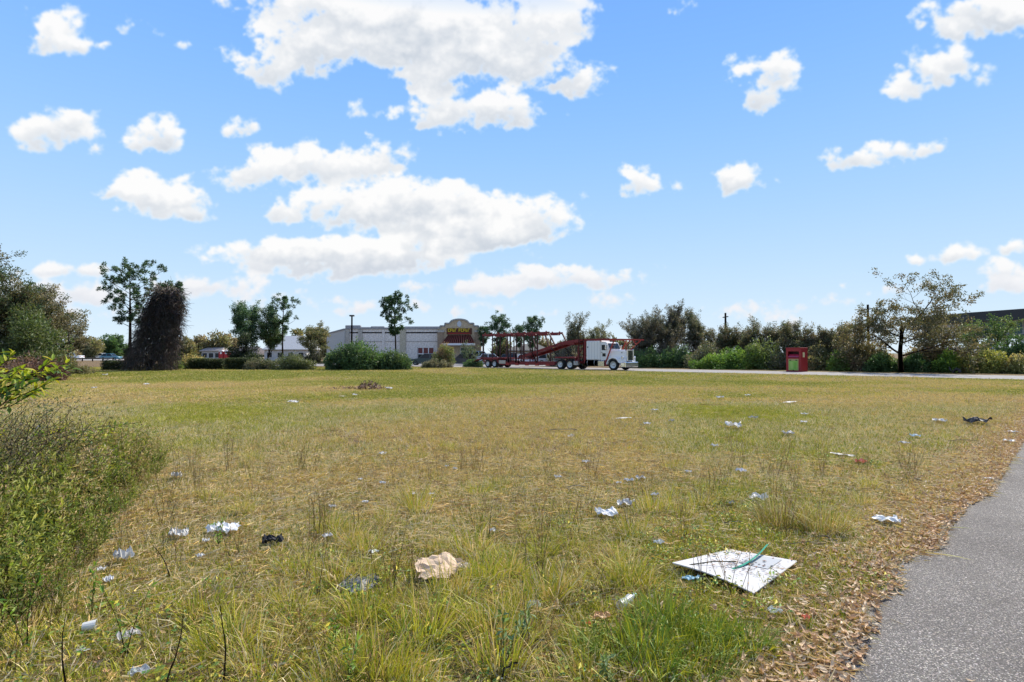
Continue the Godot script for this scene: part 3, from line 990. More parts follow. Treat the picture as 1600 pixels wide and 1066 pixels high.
func make_trees() -> void:
	var olive := [Color(0.10, 0.105, 0.045), Color(0.135, 0.125, 0.06), Color(0.17, 0.14, 0.075), Color(0.085, 0.095, 0.04)]
	var dull := [Color(0.075, 0.085, 0.05), Color(0.10, 0.10, 0.065), Color(0.13, 0.115, 0.08), Color(0.06, 0.07, 0.045)]
	var deep := [Color(0.04, 0.075, 0.03), Color(0.055, 0.10, 0.035), Color(0.07, 0.115, 0.045), Color(0.035, 0.06, 0.028)]
	var bright := [Color(0.07, 0.125, 0.03), Color(0.11, 0.18, 0.035), Color(0.16, 0.23, 0.045), Color(0.09, 0.14, 0.04)]
	var yellowish := [Color(0.18, 0.19, 0.05), Color(0.24, 0.23, 0.07), Color(0.13, 0.15, 0.045), Color(0.28, 0.22, 0.10)]
	var tan_mix := [Color(0.17, 0.135, 0.085), Color(0.21, 0.165, 0.105), Color(0.13, 0.12, 0.06), Color(0.15, 0.10, 0.07)]
	var grey := Color(0.19, 0.165, 0.14)
	var leafy := {"levels": 3, "kids": [6, 5, 4], "wander": 0.16, "rise": 0.05, "spread": 0.62, "ratio": 0.62, "first": 0.25, "trunk": 0.6, "radius": 0.17, "bark": grey, "width": 5.0, "leaf": 0.17, "count": 13, "puff": 0.36, "cols": dull, "gaps": 0.2, "group": "trees beyond the road"}
	var upright := leafy.merged({"spread": 0.40, "rise": 0.12, "stems": 3, "trunk": 0.55, "radius": 0.10, "puff": 0.27, "count": 10, "leaf": 0.15}, true)
	# left edge of the field
	tree("oak_tree", "tall dark oak cut by the left edge of the picture", 2, 38.0, 384, leafy.merged({"width": 7.0, "radius": 0.26, "cols": [Color(0.05, 0.07, 0.04), Color(0.085, 0.085, 0.05), Color(0.11, 0.10, 0.055), Color(0.06, 0.09, 0.04)], "count": 22, "kids": [8, 6, 4], "gaps": 0.1, "leaf": 0.15, "group": "oaks at the left edge"}, true))
	tree("oak_tree", "olive oak with a sloping crown right of the tall left oak", 52, 41.0, 432, leafy.merged({"width": 6.2, "radius": 0.22, "cols": [Color(0.07, 0.085, 0.045), Color(0.12, 0.105, 0.06), Color(0.15, 0.125, 0.075)], "count": 20, "kids": [8, 6, 4], "gaps": 0.1, "leaf": 0.15, "group": "oaks at the left edge"}, true))
	tree("oak_tree", "thin greyish oak with drooping right side at the end of the left trees", 92, 45.0, 478, leafy.merged({"width": 4.6, "cols": [Color(0.14, 0.125, 0.085), Color(0.19, 0.16, 0.115), Color(0.09, 0.09, 0.055)], "count": 15, "group": "oaks at the left edge"}, true))
	bush("evergreen_bush", "dense green bush under the left oaks", "bush", 30, 36.0, 470, 110, [Color(0.05, 0.07, 0.025), Color(0.065, 0.085, 0.03), Color(0.08, 0.09, 0.04)], 0.15, 7000)
	bush("evergreen_bush", "low green bush below the thin greyish oak", "bush", 78, 40.0, 512, 70, [Color(0.07, 0.09, 0.04), Color(0.10, 0.11, 0.05), Color(0.13, 0.11, 0.06)], 0.14, 4200)
	bush("brown_brush", "maroon brown dead brush in front of the left oaks", "brush", 40, 33.0, 551, 110, [Color(0.075, 0.04, 0.035), Color(0.11, 0.065, 0.055), Color(0.15, 0.10, 0.08)], 0.11, 5200)
	bush("brown_brush", "greyish brown brush at the field end beside the left oaks", "brush", 118, 44.0, 562, 40, [Color(0.15, 0.11, 0.085), Color(0.13, 0.12, 0.06)], 0.10, 1500)
	pine("tall pine with a round open crown behind the vine covered tree", 202, 60.0, 420, {"radius": 0.19, "limbs": 34, "clear": 0.42, "width": 7.4, "needles": 46, "puff": 0.34})
	pine("pine branch top showing right of the vine covered tree", 262, 58.0, 449, {"radius": 0.14, "limbs": 14, "clear": 0.66, "width": 3.4, "needles": 46, "puff": 0.36})
	vine_tree()
	hedge("low clipped hedge left of the vine covered tree", 163, 196, 53.5, 564)
	bush("weed_clump", "tall yellow green weeds right of the vine covered tree", "weeds", 300, 58.0, 549, 50, yellowish, 0.12, 2600)
	bush("weed_clump", "grassy weeds at the foot of the vine covered tree", "weeds", 268, 56.0, 562, 44, [Color(0.10, 0.13, 0.04), Color(0.14, 0.16, 0.05)], 0.11, 1800)
	hedge("long dark clipped hedge below the red booths", 298, 352, 57.0, 561)
	hedge("dark clipped hedge between the long hedge and the round shrubs", 354, 392, 56.0, 560)
	bush("round_shrub", "rounded dark shrub left of the widest one in the hedge row", "shrub", 408, 55.5, 557, 48, dull, 0.11, 3600)
	bush("round_shrub", "widest rounded dark shrub at the right end of the hedge row", "shrub", 456, 55.0, 550, 72, [Color(0.06, 0.075, 0.035), Color(0.08, 0.09, 0.045), Color(0.10, 0.11, 0.05)], 0.11, 6000)
	bush("dark_tree", "small dark evergreen under the blue green tree", "tree", 384, 62.0, 516, 44, [Color(0.025, 0.035, 0.02), Color(0.04, 0.055, 0.028)], 0.14, 3600)
	tree("broadleaf_tree", "dense blue green tree, left of the pair behind the hedge row", 386, 66.0, 468, leafy.merged({"width": 4.6, "cols": [Color(0.04, 0.085, 0.045), Color(0.06, 0.11, 0.055), Color(0.085, 0.13, 0.075)], "count": 20, "gaps": 0.05, "kids": [8, 5, 4], "group": "trees behind the hedge row"}, true))
	tree("broadleaf_tree", "dense green tree, right of the pair behind the hedge row", 417, 67.0, 472, leafy.merged({"width": 4.4, "cols": [Color(0.05, 0.09, 0.04), Color(0.07, 0.11, 0.05), Color(0.10, 0.13, 0.07)], "count": 18, "gaps": 0.1, "kids": [8, 5, 4], "group": "trees behind the hedge row"}, true))
	pine("thin pine with loose clumps right of the blue green trees", 443, 66.0, 466, {"radius": 0.11, "limbs": 16, "clear": 0.45, "width": 4.2, "needles": 36, "puff": 0.36, "bare": 0.7})
	tree("broadleaf_tree", "olive brown tree left of the store", 486, 84.0, 499, leafy.merged({"width": 6.0, "cols": olive, "leaf": 0.2, "group": "trees behind the hedge row"}, true))
	bush("dark_tree", "dark low tree by the white building corner", "tree", 489, 70.0, 530, 30, [Color(0.05, 0.055, 0.035), Color(0.075, 0.07, 0.05)], 0.14, 1800)
	# in front of the store
	bush("leafy_bush", "big round leafy bush in front of the grey store wall", "bush", 560, 55.5, 530, 92, deep, 0.17, 9000)
	bush("leafy_bush", "lower dark bush joined to the right of the big leafy bush", "bush", 616, 55.0, 545, 50, [Color(0.03, 0.055, 0.025), Color(0.05, 0.085, 0.035), Color(0.07, 0.10, 0.04)], 0.16, 4200)
	pine("lone slender pine in front of the store wall", 617, 61.0, 465, {"radius": 0.10, "limbs": 26, "clear": 0.46, "width": 4.0, "needles": 40, "puff": 0.30})
	bush("flowering_shrub", "tall shrub against the brown pillar of the store", "shrub", 695, 72.0, 533, 32, [Color(0.08, 0.11, 0.04), Color(0.12, 0.13, 0.05), Color(0.17, 0.11, 0.06)], 0.14, 2600)
	bush("low_shrub", "sprawling low shrub hiding the teal car", "shrub", 682, 62.0, 560, 48, dull, 0.12, 3000)
	bush("low_shrub", "low green shrub below the store entrance", "shrub", 738, 66.0, 560, 34, deep, 0.12, 2000)
	tree("young_tree", "small bare limbed tree before the store entrance", 731, 76.0, 530, leafy.merged({"width": 3.2, "radius": 0.07, "cols": [Color(0.06, 0.085, 0.05), Color(0.09, 0.11, 0.06)], "count": 9, "levels": 2, "kids": [6, 5], "gaps": 0.35, "group": "trees round the store"}, true))
	# behind the car carrier
	pine("round topped pine above the rear of the trailer", 779, 84.0, 500, {"radius": 0.13, "limbs": 26, "clear": 0.42, "width": 4.6, "needles": 34, "puff": 0.42})
	pine("pine above the middle of the trailer", 833, 86.0, 500, {"radius": 0.13, "limbs": 24, "clear": 0.35, "width": 4.4, "needles": 34, "puff": 0.42})
	pine("small pine top between the two pines above the trailer", 812, 92.0, 511, {"radius": 0.10, "limbs": 16, "clear": 0.45, "width": 2.8, "needles": 30, "puff": 0.42})
	pine("small pine left of the round topped pine beside the store", 757, 88.0, 512, {"radius": 0.09, "limbs": 14, "clear": 0.5, "width": 2.4, "needles": 30, "puff": 0.4})
	tree("roadside_tree", "feathery upright tree behind the sloping ramp", 886, 72.0, 485, upright.merged({"width": 5.4, "cols": dull, "gaps": 0.3}, true))
	tree("roadside_tree", "pale thin tree above the truck cab", 937, 74.0, 499, upright.merged({"width": 5.0, "cols": [Color(0.12, 0.125, 0.075), Color(0.15, 0.14, 0.095), Color(0.09, 0.10, 0.06)], "gaps": 0.4}, true))
	# the wooded side beyond the road
	tree("roadside_tree", "dark shaggy tree right behind the truck nose", 1012, 68.0, 480, upright.merged({"width": 6.2, "cols": [Color(0.05, 0.055, 0.04), Color(0.075, 0.075, 0.055), Color(0.10, 0.085, 0.065)], "count": 13, "kids": [8, 5, 4], "gaps": 0.2}, true))
	tree("roadside_tree", "tallest dark shaggy tree right of the truck", 1050, 68.5, 468, upright.merged({"width": 6.0, "cols": [Color(0.055, 0.06, 0.04), Color(0.08, 0.075, 0.055), Color(0.11, 0.085, 0.07)], "count": 13, "kids": [8, 5, 4], "gaps": 0.2}, true))
	tree("roadside_tree", "narrow dark tree right of the tallest dark tree", 1083, 66.0, 478, upright.merged({"width": 3.4, "cols": dull, "gaps": 0.25}, true))
	var row := [[1112,64.0,506,3.6,"thin tree left of the utility pole in the tree row"],[1136,63.0,503,3.0,"thin leafy tree in front of the utility pole"],[1163,62.0,508,3.4,"low tree right of the utility pole"],[1192,60.0,490,4.6,"brownish tree left of the red bin with a high left crown"],[1222,59.0,499,4.2,"brownish tree left above the red bin"],[1252,57.0,495,4.4,"brownish tree right above the red bin"],[1284,56.0,503,3.6,"thin ragged tree right of the red bin"],[1312,55.0,500,3.8,"ragged tree left of the big spreading tree"]]
	for r in row:
		tree("row_tree", r[4], r[0], r[1], r[2], upright.merged({"width": r[3], "cols": [Color(0.085, 0.085, 0.05), Color(0.12, 0.11, 0.065), Color(0.15, 0.115, 0.075), Color(0.07, 0.085, 0.045)], "gaps": 0.22, "stems": 2}, true))
	var brush := [Color(0.085, 0.075, 0.06), Color(0.11, 0.095, 0.08), Color(0.07, 0.07, 0.05)]
	var under := [[1012,66.5,512,66,brush,"grey brown brush under the dark shaggy trees, left half"],[1062,66.0,508,70,brush,"grey brown brush under the dark shaggy trees, right half"],[890,70.0,535,60,brush,"grey brown brush behind the truck's ladder"],[1010,64.0,540,70,deep,"dark green thicket behind the truck bumper"],[1060,63.0,536,60,deep,"dark green thicket right of the truck"],[1105,61.0,530,60,dull,"dull green thicket left of the bright one"],[1150,58.0,538,80,bright,"bright yellow green thicket below the utility pole"],[1110,58.5,552,60,bright,"low bright green shrub left of the bright thicket"],[1195,57.5,525,70,[Color(0.07,0.10,0.035),Color(0.10,0.13,0.045),Color(0.13,0.15,0.06)],"olive green thicket left of the red bin"],[1232,56.5,527,64,dull,"dull thicket directly behind the red bin"],[1278,54.0,535,60,olive,"olive thicket right of the red bin"],[1322,52.5,540,56,bright,"green thicket left of the spreading tree trunk"],[1360,51.0,533,60,tan_mix,"tan brown thicket touching the spreading tree on the left"],[1345,52.5,497,74,tan_mix,"tall tan vine tangle behind the spreading tree on the left"],[1460,50.0,490,66,tan_mix,"tall tan vine tangle right of the spreading tree trunk"],[1378,49.5,548,46,deep,"dark green bush at the foot of the spreading tree, left side"],[1432,48.5,549,52,deep,"dark green bush at the foot of the spreading tree, right side"],[1480,47.5,545,48,bright,"bright green bush below the tan vine tangle"],[1512,47.0,548,40,yellowish,"yellowish weeds beside the black bag"],[1548,46.0,545,52,yellowish,"yellowish weeds below the dark roofed building"],[1590,45.0,552,50,[Color(0.30,0.24,0.13),Color(0.24,0.2,0.1),Color(0.16,0.16,0.06)],"dry tan weeds at the right edge"],[1590,47.5,520,50,deep,"dark green bush at the right edge"],[1530,49.0,545,40,dull,"dull dark bush left below the dark roofed building"]]
	for r in under:
		bush("thicket", r[5], "bush", r[0], r[1], r[2], r[3], r[4], 0.15, int(r[3] * 62.0), "thickets beyond the road")
	for r in [[1556,50.5,488,4.6,"light green tree in front of the dark roofed building"],[1518,52.0,500,2.6,"thin green sapling at the left end of the dark roofed building"]]:
		tree("row_tree", r[4], r[0], r[1], r[2], leafy.merged({"width": r[3], "radius": 0.1, "cols": [Color(0.06, 0.10, 0.035), Color(0.09, 0.135, 0.045), Color(0.13, 0.17, 0.06)], "gaps": 0.5, "levels": 2, "kids": [8, 6], "count": 20}, true))
	tree("spreading_tree", "wide spreading sparse tree standing alone beyond the road", 1408, 48.0, 420, {"levels": 4, "kids": [6, 4, 4, 3], "wander": 0.17, "rise": 0.02, "spread": 0.92, "ratio": 0.68, "first": 0.3, "trunk": 0.42, "radius": 0.15, "bark": Color(0.15, 0.125, 0.10), "width": 15.0, "leaf": 0.18, "count": 16, "puff": 0.38, "cols": [Color(0.085, 0.08, 0.04), Color(0.11, 0.095, 0.05), Color(0.065, 0.07, 0.04), Color(0.13, 0.10, 0.055)], "gaps": 0.36, "group": "trees beyond the road"})
	# far backdrop, each tree its own
	var far_label := ["green", "olive", "brownish", "dark"]
	var far := [[140,150.0,524,44,1],[168,160.0,520,34,0],[185,165.0,522,30,0],[120,150.0,530,40,2],[258,140.0,530,34,1],[285,130.0,524,42,1],[312,135.0,522,40,2],[338,128.0,516,40,1],[356,140.0,520,34,2],[470,140.0,512,40,1],[500,150.0,510,36,1],[100,145.0,536,40,2],[640,150.0,545,30,0],[790,130.0,530,40,1],[850,125.0,528,44,2],[880,120.0,532,44,3],[915,120.0,530,44,1],[960,115.0,528,44,3],[985,110.0,535,40,2]]
	var placed := ["behind the white pickup", "behind the teal car", "just left of the vine covered tree trunk", "left of the white pickup", "just right of the vine covered tree", "left of the grey house", "over the grey house", "over the red booths", "right of the red booths", "above the white roofed hall", "touching the store's left corner", "above the wooden rail", "behind the store roof", "behind the trailer posts", "behind the trailer's front post", "behind the sloping ramp", "behind the ladder", "behind the truck cab", "behind the truck nose"]
	for j in far.size():
		var f: Array = far[j]
		bush("distant_tree", "distant %s tree %s" % [far_label[f[4]], placed[j]], "tree", f[0], f[1], f[2], f[3], [deep, olive, tan_mix, dull][f[4]], 0.5, 2600, "distant trees", 0.6, 0.4)

# ---------------------------------------------------------------- vehicles
const RED := Color(0.24, 0.022, 0.026)
const BRIGHT_RED := Color(0.42, 0.04, 0.03)
const WHITE := Color(0.80, 0.80, 0.80)
const BLACK := Color(0.012, 0.012, 0.013)
func wheel(parent: Node3D, x: float, z: float, r: float, w: float, rim_col: Color, sides := 20) -> void:
	var s := signf(z)
	var ax := Vector3(0, 0, s)
	var b := MB.new()
	var at := Vector3(x, r, z)
	b.lathe(at, ax, [[-w, r * 0.62], [-w, r * 0.9], [-w * 0.85, r], [-0.04, r], [0.0, r * 0.92], [0.0, r * 0.64], [-0.05, r * 0.6]], sides, BLACK)
	var t := part(parent, "tyre", b.mesh(), M.rubber)
	b = MB.new()
	b.lathe(at, ax, [[-0.02, r * 0.63], [-0.03, r * 0.55], [-0.09, r * 0.5], [-0.11, r * 0.3], [-0.05, r * 0.26], [-0.02, r * 0.16], [-0.02, 0.0]], sides, rim_col)
	part(t, "rim", b.mesh(), M.steel)
func beam(b: MB, t0: float, y0: float, t1: float, y1: float, z: float, w: float, h: float, col: Color) -> void:
	b.bar(Vector3(-t0, y0, z), Vector3(-t1, y1, z), w, h, col)
func make_truck() -> void:
	var turn := -deg_to_rad(43.0)
	var at := Vector3(10.95, 0.02, -53.0)
	var t := thing("semi_truck", "white long nosed semi truck with red car rack over its cab", "truck", at, turn)
	var b := MB.new()
	for z in [-0.43, 0.43]:
		beam(b, 0.5, 0.72, 8.2, 0.72, z, 0.1, 0.26, RED)
	for x in [1.0, 3.0, 5.2, 7.9]:
		b.box(Vector3(-x, 0.72, 0), Vector3(0.12, 0.2, 0.8), RED)
	part(t, "chassis", b.mesh(), M.truck_red)
	b = MB.new()
	b.cbox(Vector3(-0.02, 0.53, 0), Vector3(0.26, 0.48, 2.2), 0.05, WHITE)
	for s in [-1.0, 1.0]:
		b.cbox(Vector3(-0.2, 0.53, s * 1.12), Vector3(0.3, 0.46, 0.22), 0.05, WHITE, Basis(Vector3.UP, s * 0.7))
	part(t, "bumper", b.mesh(), M.chrome)
	# hood: a tapering nose
	b = MB.new()
	var sec := [[-0.14, 0.50, 0.92, 1.84], [-0.6, 0.56, 0.95, 1.89], [-1.2, 0.66, 0.98, 1.92], [-1.72, 0.82, 1.0, 1.95]]
	for j in 3:
		var p: Array = sec[j]
		var q: Array = sec[j + 1]
		for s in [-1.0, 1.0]:
			b.quad(Vector3(p[0], p[2], s * p[1]), Vector3(p[0], p[3] - 0.12, s * p[1]), Vector3(q[0], q[3] - 0.12, s * q[1]), Vector3(q[0], q[2], s * q[1]), Vector3(0.25, 0, s).normalized(), WHITE)
			b.quad(Vector3(p[0], p[3] - 0.12, s * p[1]), Vector3(p[0], p[3], s * (p[1] - 0.14)), Vector3(q[0], q[3], s * (q[1] - 0.14)), Vector3(q[0], q[3] - 0.12, s * q[1]), Vector3(0.1, 0.7, s * 0.7).normalized(), WHITE)
		b.quad(Vector3(p[0], p[3], p[1] - 0.14), Vector3(p[0], p[3], -p[1] + 0.14), Vector3(q[0], q[3], -q[1] + 0.14), Vector3(q[0], q[3], q[1] - 0.14), Vector3(0.05, 1, 0).normalized(), WHITE)
	b.quad(Vector3(-0.14, 0.92, -0.5), Vector3(-0.14, 0.92, 0.5), Vector3(-0.14, 1.8, 0.5), Vector3(-0.14, 1.8, -0.5), Vector3.RIGHT, BLACK)
	var hood := part(t, "hood", b.mesh(), M.truck_white)
	for s in [-1.0, 1.0]:
		b = MB.new()
		b.cbox(Vector3(-0.62, 1.62, s * 0.575), Vector3(0.14, 0.06, 0.03), 0.01, BLACK)
		part(hood, "air_vent", b.mesh(), M.plain)
	# grille
	b = MB.new()
	for s in [-1.0, 1.0]:
		b.cbox(Vector3(-0.08, 1.36, s * 0.49), Vector3(0.14, 1.04, 0.10), 0.03, WHITE)
	b.cbox(Vector3(-0.08, 1.86, 0), Vector3(0.15, 0.10, 1.08), 0.03, WHITE)
	b.cbox(Vector3(-0.08, 0.87, 0), Vector3(0.14, 0.08, 1.06), 0.03, WHITE)
	var gr := part(t, "grille", b.mesh(), M.chrome)
	for k in 7:
		b = MB.new()
		b.box(Vector3(-0.10, 1.37, -0.39 + 0.13 * k), Vector3(0.05, 0.9, 0.035), Color(0.5, 0.5, 0.5))
		part(gr, "grille_bar", b.mesh(), M.chrome)
	for s in [-1.0, 1.0]:
		# fender swept over the steer wheel and down to the bumper
		b = MB.new()
		var outer := PackedVector2Array()
		var inner := PackedVector2Array()
		for k in 11:
			var a := PI * (0.98 - 0.86 * k / 10.0)
			outer.append(Vector2(-1.2 + cos(a) * 0.70, 0.5 + sin(a) * 0.70))
			inner.append(Vector2(-1.2 + cos(a) * 0.62, 0.5 + sin(a) * 0.62))
		outer.append(Vector2(-0.3, 0.78))
		inner.append(Vector2(-0.3, 0.62))
		inner.reverse()
		outer.append_array(inner)
		b.prism(outer, 0.62 * s, 1.2 * s, WHITE)
		b.prism(PackedVector2Array([Vector2(-0.62, 0.78), Vector2(-0.16, 0.76), Vector2(-0.16, 1.02), Vector2(-0.7, 1.08)]), 0.5 * s, 1.05 * s, WHITE)
		part(t, "fender", b.mesh(), M.truck_white)
		b = MB.new()
		b.cbox(Vector3(-0.28, 1.18, s * 0.98), Vector3(0.22, 0.24, 0.3), 0.04, WHITE)
		var hl := part(t, "headlight", b.mesh(), M.chrome)
		b = MB.new()
		b.lathe(Vector3(-0.17, 1.18, s * 0.98), Vector3.RIGHT, [[0.0, 0.1], [0.03, 0.07], [0.035, 0.0]], 12, Color(0.75, 0.76, 0.78))
		part(hl, "lens", b.mesh(), M.glass)
	# cab
	b = MB.new()
	var cab := PackedVector2Array([Vector2(-1.7, 0.92), Vector2(-1.7, 1.94), Vector2(-2.0, 2.56), Vector2(-2.14, 2.62), Vector2(-2.68, 2.64), Vector2(-2.68, 0.92)])
	b.prism(cab, -0.98, 0.98, WHITE)
	var cb := part(t, "cab", b.mesh(), M.truck_white)
	for s in [-1.0, 1.0]:
		b = MB.new()
		b.prism(PackedVector2Array([Vector2(-1.88, 1.0), Vector2(-1.88, 1.88), Vector2(-1.98, 2.1), Vector2(-2.12, 2.44), Vector2(-2.6, 2.44), Vector2(-2.6, 1.0)]), 0.97 * s, 1.0 * s, Color(0.77, 0.77, 0.77))
		var dr := part(cb, "door", b.mesh(), M.truck_white)
		b = MB.new()
		b.prism(PackedVector2Array([Vector2(-2.0, 1.86), Vector2(-2.16, 2.36), Vector2(-2.54, 2.36), Vector2(-2.54, 1.86)]), 0.99 * s, 1.012 * s, Color(0.02, 0.024, 0.028))
		b.box(Vector3(-2.28, 1.42, 1.008 * s), Vector3(0.36, 0.30, 0.012), Color(0.02, 0.024, 0.028))
		part(cb, "side_window", b.mesh(), M.glass)
		b = MB.new()
		b.box(Vector3(-2.52, 1.66, 1.02 * s), Vector3(0.14, 0.04, 0.04), Color(0.3, 0.3, 0.3))
		part(cb, "door_handle", b.mesh(), M.chrome)
		b = MB.new()
		b.quad(Vector3(-1.70, 1.99, s * 0.04), Vector3(-1.70, 1.99, s * 0.9), Vector3(-1.955, 2.5, s * 0.86), Vector3(-1.955, 2.5, s * 0.04), Vector3(0.9, 0.43, 0), Color(0.03, 0.035, 0.04))
		part(cb, "windscreen", b.mesh(), M.glass, Vector3(0.012, 0, 0))
		b = MB.new()
		b.cbox(Vector3(-1.86, 2.12, s * 1.34), Vector3(0.10, 0.42, 0.2), 0.03, WHITE)
		b.bar(Vector3(-1.9, 2.3, s * 0.98), Vector3(-1.86, 2.3, s * 1.3), 0.03, 0.03, WHITE)
		b.bar(Vector3(-1.9, 1.95, s * 0.98), Vector3(-1.86, 1.95, s * 1.3), 0.03, 0.03, WHITE)
		part(t, "mirror", b.mesh(), M.chrome)
	b = MB.new()
	b.cbox(Vector3(-3.47, 1.84, 0), Vector3(1.56, 1.84, 2.24), 0.07, Color(0.78, 0.78, 0.78))
	var sl := part(t, "sleeper", b.mesh(), M.truck_white)
	for k in 4:
		for s in [-1.0, 1.0]:
			b = MB.new()
			b.box(Vector3(-2.95 - k * 0.32, 1.84, s * 1.122), Vector3(0.03, 1.62, 0.012), Color(0.5, 0.52, 0.55))
			part(sl, "seam_strip", b.mesh(), M.steel)
	b = MB.new()
	b.box(Vector3(-4.05, 2.15, 1.126), Vector3(0.10, 0.16, 0.014), Color(0.05, 0.06, 0.07))
	part(sl, "vent", b.mesh(), M.plain)
	for s in [-1.0, 1.0]:
		b = MB.new()
		b.tube(PackedVector3Array([Vector3(-2.95, 0.66, s * 0.92), Vector3(-2.98, 0.66, s * 0.92), Vector3(-4.32, 0.66, s * 0.92), Vector3(-4.35, 0.66, s * 0.92)]), PackedFloat32Array([0.26, 0.31, 0.31, 0.26]), 18, Color(0.66, 0.68, 0.7), true)
		var tk := part(t, "fuel_tank", b.mesh(), M.chrome)
		for x in [3.25, 4.05]:
			b = MB.new()
			b.lathe(Vector3(-x, 0.66, s * 0.92), Vector3.RIGHT, [[-0.03, 0.315], [0.03, 0.315]], 18, Color(0.3, 0.3, 0.3))
			part(tk, "strap", b.mesh(), M.steel)
		b = MB.new()
		b.cbox(Vector3(-2.55, 0.62, s * 0.95), Vector3(0.66, 0.52, 0.4), 0.03, Color(0.6, 0.62, 0.64))
		part(t, "step_box", b.mesh(), M.chrome)
		b = MB.new()
		b.cbox(Vector3(-2.02, 0.66, s * 0.9), Vector3(0.24, 0.55, 0.5), 0.02, RED)
		part(t, "side_bracket", b.mesh(), M.truck_red)
	# red tower behind the sleeper and the rack over the cab
	b = MB.new()
	for s in [-1.0, 1.0]:
		b.box(Vector3(-4.42, 1.7, s * 1.08), Vector3(0.2, 2.1, 0.16), RED)
		b.box(Vector3(-5.2, 1.5, s * 1.0), Vector3(0.14, 1.6, 0.14), RED)
		b.bar(Vector3(-4.45, 2.4, s * 1.05), Vector3(-5.6, 0.9, s * 1.0), 0.1, 0.1, RED)
	b.box(Vector3(-4.42, 2.7, 0), Vector3(0.18, 0.16, 2.1), RED)
	b.box(Vector3(-4.42, 1.1, 0), Vector3(0.16, 0.16, 2.0), RED)
	part(t, "rack_tower", b.mesh(), M.truck_red)
	b = MB.new()
	for s in [-1.0, 1.0]:
		beam(b, 5.1, 2.86, 1.7, 2.88, s * 1.05, 0.12, 0.16, RED)
		beam(b, 1.7, 2.88, -0.75, 2.80, s * 1.02, 0.10, 0.12, BRIGHT_RED)
		for x in [3.6, 2.6, 1.5, 0.6, 0.0]:
			b.box(Vector3(-x, 2.80, s * 0.86), Vector3(0.5, 0.05, 0.3), BRIGHT_RED)
	for x in [4.9, 4.2, 3.4, 2.6, 1.8, 1.0, 0.3, -0.3, -0.7]:
		b.box(Vector3(-x, 2.82, 0), Vector3(0.08, 0.08, 2.0), BRIGHT_RED)
	part(t, "head_rack", b.mesh(), M.truck_red)
	for s in [-1.0, 1.0]:
		b = MB.new()
		b.bar(Vector3(-1.15, 2.78, s * 1.04), Vector3(-1.98, 0.92, s * 1.05), 0.09, 0.09, BRIGHT_RED)
		part(t, "rack_strut", b.mesh(), M.truck_red)
		b = MB.new()
		b.bar(Vector3(-0.25, 2.76, s * 0.9), Vector3(0.05, 2.38, s * 0.8), 0.09, 0.09, BRIGHT_RED)
		b.bar(Vector3(0.5, 2.76, s * 0.9), Vector3(0.05, 2.38, s * 0.8), 0.09, 0.09, BRIGHT_RED)
		b.bar(Vector3(0.05, 2.4, s * 0.8), Vector3(-0.3, 1.86, s * 0.42), 0.07, 0.07, BRIGHT_RED)
		part(t, "rack_bracket", b.mesh(), M.truck_red)
	b = MB.new()
	for x in [4.52, 5.02]:
		b.cyl(Vector3(-x, 0.35, 1.2), Vector3(-x, 3.62, 1.2), 0.032, 8, WHITE)
	var ld := part(t, "ladder", b.mesh(), M.steel)
	for k in 9:
		b = MB.new()
		b.cyl(Vector3(-4.52, 0.55 + k * 0.3, 1.2), Vector3(-5.02, 0.55 + k * 0.3, 1.2), 0.024, 6, WHITE)
		part(ld, "rung", b.mesh(), M.steel)
	for s in [-1.0, 1.0]:
		wheel(t, -1.2, s * 1.16, 0.51, 0.3, Color(0.62, 0.64, 0.66), 24)
		for x in [6.15, 7.35]:
			wheel(t, -x, s * 1.2, 0.48, 0.56, Color(0.62, 0.63, 0.64), 24)
	b = MB.new()
	for s in [-1.0, 1.0]:
		b.cbox(Vector3(-6.75, 1.14, s * 0.92), Vector3(2.5, 0.14, 0.62), 0.03, RED)
		b.bar(Vector3(-5.5, 1.1, s * 0.95), Vector3(-5.35, 0.55, s * 0.95), 0.5, 0.06, RED)
		b.cbox(Vector3(-5.45, 0.62, s * 1.0), Vector3(0.5, 0.4, 0.4), 0.03, Color(0.55, 0.53, 0.5))
	part(t, "rear_deck", b.mesh(), M.truck_red)
	# ------------------------------------------------ trailer
	t = thing("car_carrier_trailer", "empty dark red two deck car carrier trailer behind the white truck", "trailer", at, turn)
	b = MB.new()
	for s in [-1.0, 1.0]:
		beam(b, 8.1, 0.55, 15.8, 0.5, s * 1.05, 0.14, 0.34, RED)
		beam(b, 15.6, 0.62, 18.8, 1.0, s * 1.0, 0.16, 0.24, RED)
		beam(b, 18.6, 1.0, 20.3, 0.55, s * 0.95, 0.4, 0.10, RED)
		for x in [9.0, 10.4, 11.8, 13.2, 14.6]:
			b.box(Vector3(-x, 0.40, s * 1.13), Vector3(0.5, 0.22, 0.06), BRIGHT_RED)
	for k in 12:
		b.box(Vector3(-8.3 - k * 0.66, 0.5, 0), Vector3(0.12, 0.14, 2.0), RED)
	b.cbox(Vector3(-7.6, 0.62, 0), Vector3(1.4, 0.3, 0.7), 0.03, RED)
	part(t, "frame", b.mesh(), M.truck_red)
	b = MB.new()
	for s in [-1.0, 1.0]:
		b.box(Vector3(-17.1, 1.07, s * 0.78), Vector3(4.0, 0.08, 0.6), RED)
		beam(b, 15.4, 1.05, 12.2, 0.95, s * 0.78, 0.55, 0.08, RED)
		b.box(Vector3(-17.05, 0.98, s * 1.13), Vector3(2.3, 0.14, 0.2), RED)
	for k in 7:
		b.box(Vector3(-12.6 - k, 0.98, 0), Vector3(0.14, 0.1, 1.9), RED)
	part(t, "lower_deck", b.mesh(), M.truck_red)
	b = MB.new()
